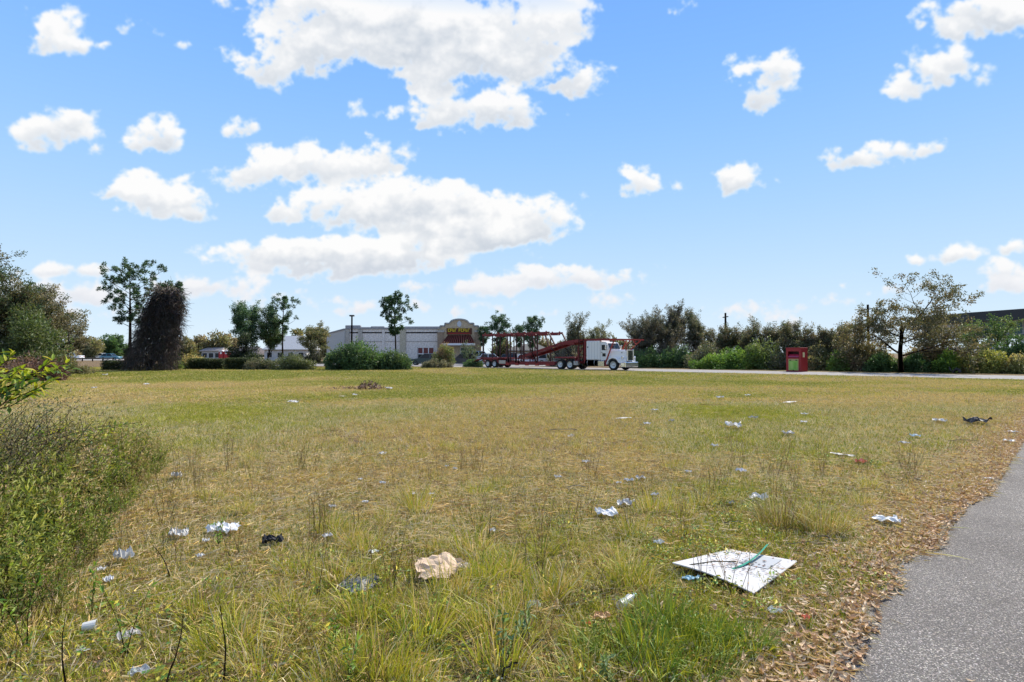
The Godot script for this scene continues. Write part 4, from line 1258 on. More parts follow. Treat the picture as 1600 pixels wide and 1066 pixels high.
	for s in [-1.0, 1.0]:
		beam(b, 8.8, 3.66, 18.5, 3.60, s * 1.08, 0.12, 0.20, RED)
		for k in 6:
			b.cbox(Vector3(-9.6 - k * 1.6, 3.50, s * 0.9), Vector3(1.0, 0.12, 0.45), 0.03, RED)
		for k in 10:
			b.box(Vector3(-9.2 - k * 0.98, 3.80, s * 1.1), Vector3(0.12, 0.1, 0.08), BRIGHT_RED)
	for k in 13:
		b.box(Vector3(-8.9 - k * 0.79, 3.62, 0), Vector3(0.1, 0.1, 2.1), RED)
	part(t, "upper_deck", b.mesh(), M.truck_red)
	b = MB.new()
	var ramp := [[13.0, 1.15], [11.4, 1.5], [9.6, 1.95], [8.2, 2.32], [7.4, 2.55], [6.2, 2.68], [5.1, 2.80]]
	for j in 6:
		for s in [-1.0, 1.0]:
			beam(b, ramp[j][0], ramp[j][1], ramp[j + 1][0], ramp[j + 1][1], s * 1.0, 0.16, 0.22, RED)
			beam(b, ramp[j][0], ramp[j][1] + 0.14, ramp[j + 1][0], ramp[j + 1][1] + 0.14, s * 0.72, 0.5, 0.05, RED)
		b.box(Vector3(-ramp[j][0], ramp[j][1], 0), Vector3(0.12, 0.12, 1.9), RED)
	for s in [-1.0, 1.0]:
		b.box(Vector3(-6.6, 2.52, s * 1.02), Vector3(1.8, 0.22, 0.08), RED)
	part(t, "sloping_ramp", b.mesh(), M.truck_red)
	for s in [-1.0, 1.0]:
		for x in [18.4, 16.9, 15.7, 14.6, 14.2, 13.3, 12.6, 12.2, 10.4]:
			b = MB.new()
			b.cbox(Vector3(-x, 2.1, s * 1.1), Vector3(0.10 if x != 14.2 else 0.16, 2.9, 0.10), 0.015, Color(0.07, 0.018, 0.02))
			part(t, "post", b.mesh(), M.truck_red)
		b = MB.new()
		b.bar(Vector3(-8.85, 3.62, s * 1.1), Vector3(-8.0, 2.3, s * 1.08), 0.12, 0.12, Color(0.08, 0.018, 0.02))
		b.bar(Vector3(-11.2, 3.55, s * 1.1), Vector3(-10.5, 2.0, s * 1.08), 0.10, 0.10, Color(0.08, 0.018, 0.02))
		part(t, "leaning_post", b.mesh(), M.truck_red)
		for q in [[14.4, 0.55, 14.45, 2.4], [13.35, 0.55, 13.35, 1.6], [11.3, 2.05, 10.4, 0.6], [8.5, 2.1, 7.5, 1.2], [12.95, 0.5, 12.9, 1.3]]:
			b = MB.new()
			b.cyl(Vector3(-q[0], q[1], s * 1.18), Vector3(-q[2], q[3], s * 1.18), 0.05, 8, Color(0.62, 0.58, 0.6))
			part(t, "hydraulic_rod", b.mesh(), M.steel)
		for x in [16.55, 17.6]:
			wheel(t, -x, s * 1.18, 0.42, 0.5, Color(0.62, 0.63, 0.64), 20)
		b = MB.new()
		b.cbox(Vector3(-15.35, 0.62, s * 1.12), Vector3(0.95, 0.36, 0.16), 0.02, Color(0.52, 0.45, 0.36))
		part(t, "tool_box", b.mesh(), M.plain)
		b = MB.new()
		b.box(Vector3(-18.2, 0.78, s * 1.13), Vector3(0.2, 0.1, 0.03), Color(0.5, 0.12, 0.02))
		part(t, "side_marker", b.mesh(), M.plain)
func car(called: String, label: String, px: float, d: float, turn: float, col: Color, tall := 1.45, ln := 4.5, pickup := false) -> void:
	var at := stand(px, d)
	at.y = 0.02
	var t := thing(called, label, "car", at, turn, "parked cars")
	var b := MB.new()
	var h := ln * 0.5
	var belt := tall * 0.60
	b.prism(PackedVector2Array([Vector2(-h, 0.42), Vector2(-h + 0.05, belt * 0.92), Vector2(-h * 0.75, belt), Vector2(h * 0.42, belt), Vector2(h * 0.86, belt * 0.88), Vector2(h, 0.62), Vector2(h, 0.34), Vector2(h * 0.8, 0.22), Vector2(-h * 0.85, 0.22)]), -0.86, 0.86, col)
	var body := part(t, "body", b.mesh(), M.car_paint)
	var r0 := -h * 0.72
	var r1 := h * 0.10
	if pickup:
		r0 = -h * 0.05
		r1 = h * 0.36
	b = MB.new()
	var g := Color(0.02, 0.026, 0.03)
	var c0 := Vector2(r0 - 0.25, belt)
	var c1 := Vector2(r0 + 0.12, tall - 0.05)
	var c2 := Vector2(r1, tall - 0.05)
	var c3 := Vector2(r1 + 0.62, belt)
	for s in [-1.0, 1.0]:
		b.quad(Vector3(c0.x, c0.y, s * 0.82), Vector3(c1.x, c1.y, s * 0.64), Vector3(c2.x, c2.y, s * 0.64), Vector3(c3.x, c3.y, s * 0.82), Vector3(0, 0.3, s).normalized(), g)
	part(body, "side_glass", b.mesh(), M.glass)
	b = MB.new()
	b.quad(Vector3(c3.x, c3.y, -0.82), Vector3(c3.x, c3.y, 0.82), Vector3(c2.x, c2.y, 0.64), Vector3(c2.x, c2.y, -0.64), Vector3(0.7, 0.7, 0), g)
	part(body, "windscreen", b.mesh(), M.glass)
	b = MB.new()
	b.quad(Vector3(c0.x, c0.y, -0.82), Vector3(c0.x, c0.y, 0.82), Vector3(c1.x, c1.y, 0.64), Vector3(c1.x, c1.y, -0.64), Vector3(-0.7, 0.7, 0), g)
	part(body, "rear_window", b.mesh(), M.glass)
	b = MB.new()
	b.cbox(Vector3((c1.x + c2.x) * 0.5, tall - 0.03, 0), Vector3(c2.x - c1.x + 0.08, 0.07, 1.34), 0.03, col)
	for s in [-1.0, 1.0]:
		b.bar(Vector3(c0.x, c0.y, s * 0.83), Vector3(c1.x, c1.y, s * 0.655), 0.06, 0.09, col)
		b.bar(Vector3(c3.x, c3.y, s * 0.83), Vector3(c2.x, c2.y, s * 0.655), 0.06, 0.06, col)
		var mx := (c1.x + c2.x) * 0.5
		b.bar(Vector3(mx, belt, s * 0.83), Vector3(mx, tall - 0.05, s * 0.655), 0.05, 0.08, col)
	part(body, "roof", b.mesh(), M.car_paint)
	for s in [-1.0, 1.0]:
		for x in [-h * 0.6, h * 0.62]:
			wheel(t, x, s * 0.88, 0.33, 0.22, Color(0.5, 0.5, 0.5), 14)
		b = MB.new()
		b.cbox(Vector3(h * 0.97, 0.66, s * 0.6), Vector3(0.14, 0.14, 0.4), 0.03, Color(0.75, 0.76, 0.78))
		part(t, "headlight", b.mesh(), M.glass)
		b = MB.new()
		b.cbox(Vector3(-h * 0.985, 0.74, s * 0.62), Vector3(0.08, 0.18, 0.34), 0.02, Color(0.3, 0.01, 0.01))
		part(t, "tail_light", b.mesh(), M.glass)
func make_bin() -> void:
	var at := stand(1245, 49.5)
	var t := thing("donation_bin", "red metal clothing donation bin with a lime green panel", "donation bin", at, deg_to_rad(-52.0))
	var r := Color(0.34, 0.014, 0.018)
	var b := MB.new()
	b.box(Vector3(-0.6, 1.02, 0), Vector3(0.06, 2.0, 1.2), r)
	b.box(Vector3(0.6, 1.02, 0), Vector3(0.06, 2.0, 1.2), r)
	b.box(Vector3(0, 1.02, -0.57), Vector3(1.14, 2.0, 0.06), r)
	b.cbox(Vector3(0, 2.04, 0), Vector3(1.3, 0.07, 1.28), 0.02, r)
	b.box(Vector3(0, 0.62, 0.57), Vector3(1.14, 1.2, 0.06), r)
	b.box(Vector3(0, 1.88, 0.57), Vector3(1.14, 0.26, 0.06), r)
	b.box(Vector3(-0.52, 1.48, 0.57), Vector3(0.1, 0.54, 0.06), r)
	b.box(Vector3(0.52, 1.48, 0.57), Vector3(0.1, 0.54, 0.06), r)
	b.box(Vector3(0, 1.40, 0.05), Vector3(1.1, 0.7, 0.04), Color(0.06, 0.005, 0.008))
	var body := part(t, "body", b.mesh(), M.truck_red)
	b = MB.new()
	b.bar(Vector3(-0.5, 0.03, 0.5), Vector3(0.5, 0.03, 0.5), 0.1, 0.06, BLACK)
	b.bar(Vector3(-0.5, 0.03, -0.5), Vector3(0.5, 0.03, -0.5), 0.1, 0.06, BLACK)
	part(t, "skid", b.mesh(), M.plain)
	b = MB.new()
	b.prism(PackedVector2Array([Vector2(0.58, 1.24), Vector2(0.64, 1.26), Vector2(0.42, 1.50), Vector2(0.36, 1.48)]), -0.45, 0.45, Color(0.34, 0.018, 0.05), Transform3D(Basis(Vector3.UP, -PI / 2), Vector3.ZERO))
	part(t, "chute_flap", b.mesh(), M.car_paint)
	b = MB.new()
	b.cbox(Vector3(0, 0.62, 0.612), Vector3(0.86, 0.98, 0.02), 0.006, Color(0.36, 0.30, 0.12))
	b.box(Vector3(0, 0.56, 0.626), Vector3(0.72, 0.78, 0.012), Color(0.24, 0.45, 0.08))
	for s in [-1.0, 1.0]:
		b.box(Vector3(s * 0.26, 1.0, 0.628), Vector3(0.16, 0.07, 0.012), BLACK)
	b.prism(PackedVector2Array([Vector2(-0.22, 0.26), Vector2(-0.27, 0.84), Vector2(-0.06, 0.84), Vector2(-0.02, 0.30)]), 0.634, 0.640, Color(0.33, 0.50, 0.12))
	b.prism(PackedVector2Array([Vector2(0.06, 0.30), Vector2(0.10, 0.84), Vector2(0.28, 0.84), Vector2(0.22, 0.26)]), 0.634, 0.640, Color(0.19, 0.38, 0.06))
	var pn := part(body, "green_panel", b.mesh(), M.plain)
	pn.set_meta("label", "lime green panel in a tan frame")
	b = MB.new()
	b.cbox(Vector3(0.636, 1.46, 0.1), Vector3(0.012, 0.42, 0.34), 0.003, Color(0.62, 0.52, 0.26))
	part(body, "notice", b.mesh(), M.plain)
	b = MB.new()
	b.cyl(Vector3(0.0, 0.14, 0.62), Vector3(0.0, 0.14, 0.66), 0.05, 8, BLACK)
	part(body, "lock", b.mesh(), M.plain)

# ---------------------------------------------------------------- buildings
func make_store() -> void:
	var d := 90.0
	var x0 := across(540, d)
	var x1 := across(690, d)
	var t := thing("store", "long low stucco store with a curved tan entrance gable", "store", Vector3(x0, 0, -d))
	var grey := Color(0.82, 0.76, 0.71)
	var sand := Color(0.60, 0.48, 0.33)
	var w := x1 - x0
	var h := height_at(513, d)
	var b := MB.new()
	# wall with a real opening for the window
	var a0 := across(652.5, d) - x0
	var a1 := across(678, d) - x0
	var y0 := height_at(563, d)
	var y1 := height_at(543, d)
	b.box(Vector3(a0 * 0.5, h * 0.5, -0.2), Vector3(a0, h, 0.4), grey)
	b.box(Vector3((a1 + w) * 0.5, h * 0.5, -0.2), Vector3(w - a1, h, 0.4), grey)
	b.box(Vector3((a0 + a1) * 0.5, y0 * 0.5, -0.2), Vector3(a1 - a0, y0, 0.4), grey)
	b.box(Vector3((a0 + a1) * 0.5, (y1 + h) * 0.5, -0.2), Vector3(a1 - a0, h - y1, 0.4), grey)
	b.box(Vector3(w * 0.5, h * 0.5, -16.0), Vector3(w, h, 0.4), grey)
	b.box(Vector3(w * 0.5 + 4.0, h - 0.7, -8.0), Vector3(w + 7.0, 0.2, 16.0), Color(0.4, 0.4, 0.4))
	part(t, "front_wall", b.mesh(), M.stucco)
	b = MB.new()
	var px := [[540, 563, 0.28], [563, 580, 0.0], [580, 600, 0.12], [600, 632, -0.05], [632, 690, 0.1]]
	for q in px:
		var l := across(q[0], d) - x0
		var r := across(q[1], d) - x0
		b.cbox(Vector3((l + r) * 0.5, h + 0.02 + q[2] * 0.5, -0.14), Vector3(r - l + 0.1, 0.34 + q[2], 0.62), 0.08, Color(0.40, 0.40, 0.42))
	part(t, "cornice", b.mesh(), M.stucco)
	b = MB.new()
	b.cbox(Vector3(w * 0.5, height_at(533.5, d), 0.035), Vector3(w, 0.10, 0.06), 0.02, Color(0.48, 0.46, 0.45))
	part(t, "wall_band", b.mesh(), M.stucco)
	for q in [[540, 546, 0.18, Color(0.50, 0.47, 0.42)], [560, 566, 0.2, Color(0.50, 0.47, 0.42)], [597, 601, 0.12, grey], [625, 634, 0.22, Color(0.54, 0.49, 0.38)]]:
		b = MB.new()
		var l := across(q[0], d) - x0
		var r := across(q[1], d) - x0
		b.box(Vector3((l + r) * 0.5, (h - 0.2) * 0.5, q[2] * 0.5 + 0.003), Vector3(r - l, h - 0.2, q[2]), q[3])
		part(t, "pilaster", b.mesh(), M.stucco)
	# window: a frame with three panes over three
	b = MB.new()
	var cw := (a1 - a0) / 3.0
	for k in 4:
		b.box(Vector3(a0 + cw * k, (y0 + y1) * 0.5, -0.06), Vector3(0.12, y1 - y0 + 0.1, 0.12), Color(0.74, 0.73, 0.72))
	var ym := lerpf(y0, y1, 0.5)
	for y in [y0, ym, y1]:
		b.box(Vector3((a0 + a1) * 0.5, y, -0.065), Vector3(a1 - a0, 0.12, 0.1), Color(0.74, 0.73, 0.72))
	var win := part(t, "window", b.mesh(), M.plain)
	for k in 3:
		for j in 2:
			b = MB.new()
			b.box(Vector3(a0 + cw * (k + 0.5), lerpf(y0, y1, 0.25 + 0.5 * j), -0.10), Vector3(cw - 0.1, (y1 - y0) * 0.5 - 0.1, 0.02), Color(0.13, 0.03, 0.035) if j == 1 else Color(0.02, 0.03, 0.035))
			part(win, "pane", b.mesh(), M.glass)
	# receding left wing
	b = MB.new()
	var bx := across(512, 111.0) - x0
	var zz := -21.0
	var dirv := Vector3(bx, 0, zz)
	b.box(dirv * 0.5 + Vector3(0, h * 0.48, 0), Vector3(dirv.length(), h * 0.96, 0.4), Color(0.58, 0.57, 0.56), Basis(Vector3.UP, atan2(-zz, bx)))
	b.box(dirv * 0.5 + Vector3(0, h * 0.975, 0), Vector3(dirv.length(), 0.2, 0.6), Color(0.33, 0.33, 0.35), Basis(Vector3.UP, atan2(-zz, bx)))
	part(t, "side_wall", b.mesh(), M.stucco)
	# entrance gable: stepped shoulders and a round head
	var e0 := across(684, d) - x0
	var e1 := across(752, d) - x0
	var mid := (e0 + e1) * 0.5
	var hs := [height_at(513, d), height_at(509.5, d), height_at(505.5, d), height_at(499, d)]
	var half := (e1 - e0) * 0.5
	var poly := PackedVector2Array([Vector2(-half, 0), Vector2(-half, hs[0]), Vector2(-half * 0.88, hs[0]), Vector2(-half * 0.88, hs[1]), Vector2(-half * 0.66, hs[1]), Vector2(-half * 0.66, hs[2]), Vector2(-half * 0.45, hs[2])])
	for k in 9:
		var a := PI * (1.0 - (k + 0.5) / 9.0)
		poly.append(Vector2(cos(a) * half * 0.42, hs[2] + 0.12 + sin(a) * (hs[3] - hs[2] - 0.12)))
	for k in range(6, -1, -1):
		poly.append(Vector2(-poly[k].x, poly[k].y))
	b = MB.new()
	b.prism(poly, -0.6, 0.5, sand, Transform3D(Basis.IDENTITY, Vector3(mid, 0, 0)))
	var gable := part(t, "entrance_gable", b.mesh(), M.stucco)
	b = MB.new()
	for k in range(1, poly.size() - 2):
		var p := poly[k]
		var q := poly[k + 1]
		if p.distance_to(q) > 0.05:
			b.bar(Vector3(mid + p.x, p.y, 0.0), Vector3(mid + q.x, q.y, 0.0), 1.3, 0.2, Color(0.44, 0.45, 0.45))
	part(gable, "coping", b.mesh(), M.stucco)
	for s in [-1.0, 1.0]:
		b = MB.new()
		b.box(Vector3(mid + s * half * 0.85, hs[0] * 0.44, 0.65), Vector3(half * 0.28, hs[0] * 0.88, 0.3), Color(0.36, 0.27, 0.19))
		part(gable, "pillar", b.mesh(), M.stucco)
		b = MB.new()
		b.cbox(Vector3(mid + s * half * 0.85, hs[0] * 0.90, 0.68), Vector3(half * 0.34, 0.28, 0.5), 0.06, Color(0.50, 0.46, 0.42))
		part(gable, "pillar_cap", b.mesh(), M.stucco)
	b = MB.new()
	b.prism(PackedVector2Array([Vector2(0, 0.5), Vector2(0.35, 0.1), Vector2(0.3, -0.35), Vector2(0, -0.55), Vector2(-0.3, -0.35), Vector2(-0.35, 0.1)]), 0.5, 0.58, Color(0.50, 0.53, 0.58), Transform3D(Basis.IDENTITY, Vector3(mid, height_at(506, d), 0)))
	part(gable, "emblem", b.mesh(), M.plain)
	# sign: yellow raised letters over a red line, too far to read
	var sg := thing("store_sign", "yellow and dark red letter sign on the tan gable", "sign", Vector3(x0 + mid, height_at(517.5, d), -d + 0.5))
	b = MB.new()
	b.box(Vector3(0, -0.05, 0.04), Vector3(half * 1.16, 0.98, 0.08), Color(0.10, 0.03, 0.015))
	part(sg, "backing", b.mesh(), M.plain)
	var lx := -half * 0.53
	for k in 10:
		if k == 4:
			lx += 0.24
			continue
		b = MB.new()
		var lw := half * 0.085
		b.box(Vector3(lx + lw * 0.5 - 0.05, 0.12, 0.12), Vector3(0.09, 0.5, 0.08), Color(0.62, 0.47, 0.03))
		b.box(Vector3(lx + lw * 0.5 + 0.10, 0.12 + (0.2 if k % 2 else -0.2), 0.122), Vector3(0.2, 0.1, 0.08), Color(0.62, 0.47, 0.03))
		b.box(Vector3(lx + lw * 0.5 + 0.10, 0.12 + (0.0 if k % 3 else 0.2), 0.118), Vector3(0.18, 0.1, 0.08), Color(0.62, 0.47, 0.03))
		part(sg, "letter", b.mesh(), M.plain)
		lx += half * 0.105
	b = MB.new()
	b.box(Vector3(0, -0.38, 0.10), Vector3(half * 1.0, 0.16, 0.06), Color(0.30, 0.03, 0.02))
	part(sg, "lower_line", b.mesh(), M.plain)
	# tiled canopy over the door
	b = MB.new()
	var ct := height_at(524, d)
	var cbm := height_at(537, d)
	var tw := half * 0.52
	var bw := half * 0.74
	b.quad(Vector3(mid - tw, ct, 0.52), Vector3(mid + tw, ct, 0.52), Vector3(mid + bw, cbm, 2.2), Vector3(mid - bw, cbm, 2.2), Vector3(0, 0.8, 0.6), Color(0.36, 0.10, 0.07))
	for s in [-1.0, 1.0]:
		b.tri(Vector3(mid + s * tw, ct, 0.52), Vector3(mid + s * bw, cbm, 2.2), Vector3(mid + s * bw, cbm, 0.52), Vector3(s * 0.8, 0.6, 0), Color(0.36, 0.10, 0.07))
	var roof := part(gable, "canopy_roof", b.mesh(), M.stucco)
	for k in 15:
		b = MB.new()
		var f := (k + 0.5) / 15.0 * 2.0 - 1.0
		b.cyl(Vector3(mid + f * tw, ct + 0.02, 0.54), Vector3(mid + f * bw, cbm + 0.02, 2.22), 0.07, 6, Color(0.42, 0.12, 0.08))
		part(roof, "tile_row", b.mesh(), M.stucco)
	b = MB.new()
	b.box(Vector3(mid, cbm - 0.14, 1.38), Vector3(bw * 2.0, 0.3, 1.72), Color(0.66, 0.67, 0.70))
	part(gable, "fascia", b.mesh(), M.plain)
	b = MB.new()
	var dx := across(730, d) - x0
	b.box(Vector3(dx, 1.3, 0.52), Vector3(2.1, 2.6, 0.1), Color(0.6, 0.58, 0.54))
	var door := part(t, "door_frame", b.mesh(), M.plain)
	for s in [-1.0, 1.0]:
		b = MB.new()
		b.box(Vector3(dx + s * 0.5, 1.25, 0.585), Vector3(0.9, 2.3, 0.02), Color(0.02, 0.06, 0.065))
		part(door, "door_pane", b.mesh(), M.glass)
func house(called: String, label: String, px: float, d: float, wpx: float, eave: float, ridge: float, wall: Color, roofc: Color, openings := 2) -> void:
	var at := stand(px, d)
	var t := thing(called, label, "building", at, 0.0, "buildings beyond the field")
	var w := wpx / FOCAL * d
	var he := height_at(eave, d)
	var hr := height_at(ridge, d)
	var b := MB.new()
	b.box(Vector3(0, he * 0.5, -4.0), Vector3(w, he, 8.0), wall)
	part(t, "wall", b.mesh(), M.stucco)
	b = MB.new()
	var e := w * 0.5 + 0.4
	var rg := w * 0.5 - minf(w * 0.25, 2.5)
	var c := [Vector3(-e, he, 0.4), Vector3(e, he, 0.4), Vector3(e, he, -8.4), Vector3(-e, he, -8.4), Vector3(-rg, hr, -4), Vector3(rg, hr, -4)]
	b.quad(c[0], c[1], c[5], c[4], Vector3(0, 0.8, 0.6), roofc)
	b.quad(c[3], c[2], c[5], c[4], Vector3(0, 0.8, -0.6), roofc)
	b.tri(c[0], c[3], c[4], Vector3(-0.8, 0.6, 0), roofc)
	b.tri(c[1], c[2], c[5], Vector3(0.8, 0.6, 0), roofc)
	b.box(Vector3(0, he - 0.08, -4.0), Vector3(w + 0.7, 0.14, 8.7), Color(0.6, 0.6, 0.58))
	part(t, "roof", b.mesh(), M.stucco)
	for k in openings:
		b = MB.new()
		var x := (k + 0.5) / openings * w - w * 0.5
		b.box(Vector3(x, he * 0.52, 0.04), Vector3(1.2, 1.2, 0.08), Color(0.65, 0.65, 0.63))
		var wn := part(t, "window", b.mesh(), M.plain)
		b = MB.new()
		b.box(Vector3(x, he * 0.52, 0.09), Vector3(1.0, 1.0, 0.03), Color(0.03, 0.035, 0.04))
		part(wn, "pane", b.mesh(), M.glass)
func make_buildings() -> void:
	make_store()
	house("house", "low grey house behind the far shrubs right of the vine tree", 330, 125.0, 30, 548, 538, Color(0.48, 0.47, 0.47), Color(0.30, 0.27, 0.27), 3)
	house("house", "dark roofed house right of the red booths", 378, 120.0, 44, 553, 541, Color(0.50, 0.45, 0.38), Color(0.13, 0.11, 0.12), 3)
	house("hall", "long hall with a pale metal roof left of the store", 446, 118.0, 66, 546, 524, Color(0.62, 0.62, 0.62), Color(0.50, 0.52, 0.55), 4)
	house("house", "tan roofed bungalow behind the teal car", 178, 170.0, 34, 550, 541, Color(0.40, 0.35, 0.30), Color(0.30, 0.24, 0.20), 3)
	house("house", "white walled house right of the vine tree's trunk", 262, 135.0, 24, 552, 545, Color(0.70, 0.69, 0.68), Color(0.36, 0.30, 0.26), 2)
	house("shop_building", "low tan building seen between the trailer posts", 826, 105.0, 62, 547, 537, Color(0.40, 0.36, 0.29), Color(0.26, 0.24, 0.21), 4)
	# dark roofed building at the right edge
	var d := 78.0
	var xl := across(1512, d)
	var t := thing("commercial_building", "white building with a rising dark flat roof at the right edge", "building", Vector3(xl, 0, -d))
	var b := MB.new()
	var w := 16.0
	var h0 := height_at(498, d)
	b.box(Vector3(w * 0.5, 1.2, -4.5), Vector3(w, 2.4, 8.0), Color(0.70, 0.70, 0.69))
	b.box(Vector3(w * 0.5, 5.0, -5.0), Vector3(w, 2.4, 7.0), Color(0.66, 0.67, 0.68))
	part(t, "wall", b.mesh(), M.stucco)
	b = MB.new()
	b.prism(PackedVector2Array([Vector2(-0.6, h0 - 0.55), Vector2(w, h0 + 0.3), Vector2(w, h0 + 1.95), Vector2(-0.6, h0 + 0.75)]), -10.0, 1.2, Color(0.035, 0.037, 0.042))
	part(t, "roof_fascia", b.mesh(), M.plain)
	b = MB.new()
	b.box(Vector3(w * 0.5, 3.9, -0.3), Vector3(w, 0.5, 2.6), Color(0.06, 0.065, 0.07))
	part(t, "canopy", b.mesh(), M.plain)
	for k in 8:
		b = MB.new()
		b.cbox(Vector3(0.5 + k * 2.1, 1.9, 0.6), Vector3(0.45, 3.6, 0.45), 0.04, Color(0.72, 0.72, 0.71))
		part(t, "column", b.mesh(), M.stucco)
		b = MB.new()
		b.box(Vector3(1.55 + k * 2.1, 5.1, -1.44), Vector3(1.7, 1.5, 0.1), Color(0.05, 0.12, 0.12))
		part(t, "window", b.mesh(), M.glass)
func make_street_things() -> void:
	var d := 76.0
	var t := thing("lamp_post", "dark parking lot lamp post left of the store", "lamp post", stand(549.5, d))
	var h := height_at(494, d)
	var b := MB.new()
	b.cyl(Vector3(0, 0, 0), Vector3(0, h, 0), 0.13, 8, Color(0.035, 0.03, 0.03), 0.10)
	part(t, "pole", b.mesh(), M.plain)
	b = MB.new()
	b.cbox(Vector3(0, h + 0.05, 0), Vector3(0.62, 0.2, 0.4), 0.04, Color(0.035, 0.03, 0.03))
	part(t, "lamp_head", b.mesh(), M.plain)
	b = MB.new()
	b.cyl(Vector3(0, -0.02, 0), Vector3(0, 0.5, 0), 0.28, 10, Color(0.5, 0.49, 0.47))
	part(t, "footing", b.mesh(), M.stucco)
	for q in [[1134, 70.0, 489, "wooden utility pole above the tree row"], [1357, 62.0, 476, "short stretch of utility pole behind the spreading tree"]]:
		t = thing("utility_pole", q[3], "pole", stand(q[0], q[1]), 0.0, "utility poles")
		h = height_at(q[2], q[1])
		b = MB.new()
		b.cyl(Vector3(0, -0.1, 0), Vector3(0, h, 0), 0.16, 8, Color(0.10, 0.085, 0.075), 0.11)
		part(t, "pole", b.mesh(), M.bark)
		b = MB.new()
		b.box(Vector3(0, h - 0.5, 0), Vector3(0.12, 0.1, 1.6), Color(0.10, 0.085, 0.075))
		part(t, "crossarm", b.mesh(), M.bark)
	for k in 2:
		d = 110.0
		t = thing("portable_toilet", ["left of two red booths with white arched tops behind the long hedge", "right of two red booths with white arched tops behind the long hedge"][k], "booth", stand(347 + k * 8.0, d), 0.0, "red booths")
		b = MB.new()
		b.cbox(Vector3(0, 0.95, 0), Vector3(0.9, 1.9, 0.95), 0.04, Color(0.34, 0.02, 0.025))
		var body := part(t, "body", b.mesh(), M.plain)
		b = MB.new()
		b.box(Vector3(0, 0.9, 0.485), Vector3(0.62, 1.6, 0.02), Color(0.40, 0.03, 0.035))
		part(body, "door", b.mesh(), M.plain)
		b = MB.new()
		var arc := PackedVector2Array([Vector2(-0.46, 1.9)])
		for j in 7:
			var a := PI * (1.0 - j / 6.0)
			arc.append(Vector2(cos(a) * 0.46, 1.92 + sin(a) * 0.24))
		b.prism(arc, -0.5, 0.5, Color(0.72, 0.7, 0.7))
		part(t, "roof", b.mesh(), M.plain)
		b = MB.new()
		b.cyl(Vector3(0, 1.62, 0.48), Vector3(0, 1.62, 0.50), 0.2, 10, Color(0.75, 0.73, 0.72))
		part(body, "round_mark", b.mesh(), M.plain)
	# wooden rail along the far street
	t = thing("wooden_rail", "low wooden post and rail barrier along the far street", "fence", Vector3(0, 0, -112.0))
	var a0 := across(96, 112.0)
	var a1 := across(176, 112.0)
	b = MB.new()
	b.box(Vector3((a0 + a1) * 0.5, 0.62, 0), Vector3(a1 - a0, 0.16, 0.1), Color(0.30, 0.25, 0.19))
	part(t, "rail", b.mesh(), M.bark)
	for k in 6:
		b = MB.new()
		b.cyl(Vector3(lerpf(a0, a1, k / 5.0), -0.05, -0.12), Vector3(lerpf(a0, a1, k / 5.0), 0.75, -0.12), 0.11, 7, Color(0.16, 0.12, 0.10))
		part(t, "post", b.mesh(), M.bark)
	car("pickup_truck", "white pickup truck far off behind the wooden rail", 111, 140.0, PI, Color(0.72, 0.73, 0.75), 1.8, 5.4, true)
	car("teal_car", "teal car far off left of the vine covered tree", 174, 138.0, 0.0, Color(0.02, 0.16, 0.24), 1.5, 4.6)
	car("distant_car", "white car behind the teal car far off", 160, 150.0, 0.0, Color(0.7, 0.7, 0.7), 1.6, 4.6)
	car("parked_car", "dark teal hatchback parked before the store window", 666, 77.0, PI, Color(0.035, 0.06, 0.065), 1.52, 4.3)
	car("parked_car", "dark blue grey car parked before the store entrance", 722, 78.0, PI, Color(0.04, 0.045, 0.065), 1.5, 4.4)
	car("parked_car", "white car seen through the rear posts of the trailer", 770, 82.0, 0.0, Color(0.70, 0.72, 0.74), 1.5, 4.5)
	car("parked_car", "pale blue van at the corner of the store", 752, 88.0, 0.4, Color(0.40, 0.47, 0.55), 1.9, 4.7)
	car("parked_car", "white car seen below the sloping ramp", 826, 80.0, 0.2, Color(0.68, 0.69, 0.72), 1.45, 4.4)
	car("parked_car", "silver grey car seen in front of the drive wheels", 858, 79.0, 0.25, Color(0.34, 0.37, 0.40), 1.5, 4.5)
	car("parked_car", "dark car between the trailer posts", 802, 81.0, 0.0, Color(0.05, 0.05, 0.055), 1.45, 4.4)

# ---------------------------------------------------------------- litter
func crumple(w: float, l: float, rough: float, col: Color, seed_value: int, lift := 0.0) -> MB:
	rng.seed = seed_value
	var b := MB.new()
	var n := 9
	var p := []
	var pt := rng.randf() * TAU
	for j in n + 1:
		var r := []
		for k in n + 1:
			var u := k / float(n) - 0.5
			var v := j / float(n) - 0.5
			var edge := maxf(absf(u), absf(v)) * 2.0
			var s := 1.0 + (0.28 * fine_noise.get_noise_2d(u * 260.0 + seed_value, v * 260.0) if edge > 0.7 else 0.0)
			# round off the corners a little
			s *= 1.0 - 0.3 * maxf(0.0, absf(u) + absf(v) - 0.62) / 0.38
			var y := rough * (0.5 + 0.5 * sin(u * 9.0 + pt + v * 5.0)) * 0.6 + rough * (absf(fine_noise.get_noise_2d(u * 330.0 + seed_value * 3.0, v * 330.0)) * 1.4 + rng.randf() * 0.22) + lift * (u + 0.5)
			r.append(Vector3(u * s * w + rng.randf_range(-0.03, 0.03) * w, 0.012 + y, v * s * l + rng.randf_range(-0.03, 0.03) * l))
		p.append(r)
	for j in n:
		for k in n:
			for tr in [[p[j][k], p[j][k + 1], p[j + 1][k + 1]], [p[j][k], p[j + 1][k + 1], p[j + 1][k]]]:
				var nn: Vector3 = (tr[2] - tr[0]).cross(tr[1] - tr[0]).normalized()
				if nn.y < 0.0: nn = -nn
				b.tri(tr[0], tr[1], tr[2], nn, vary(col, 0.03))
	return b
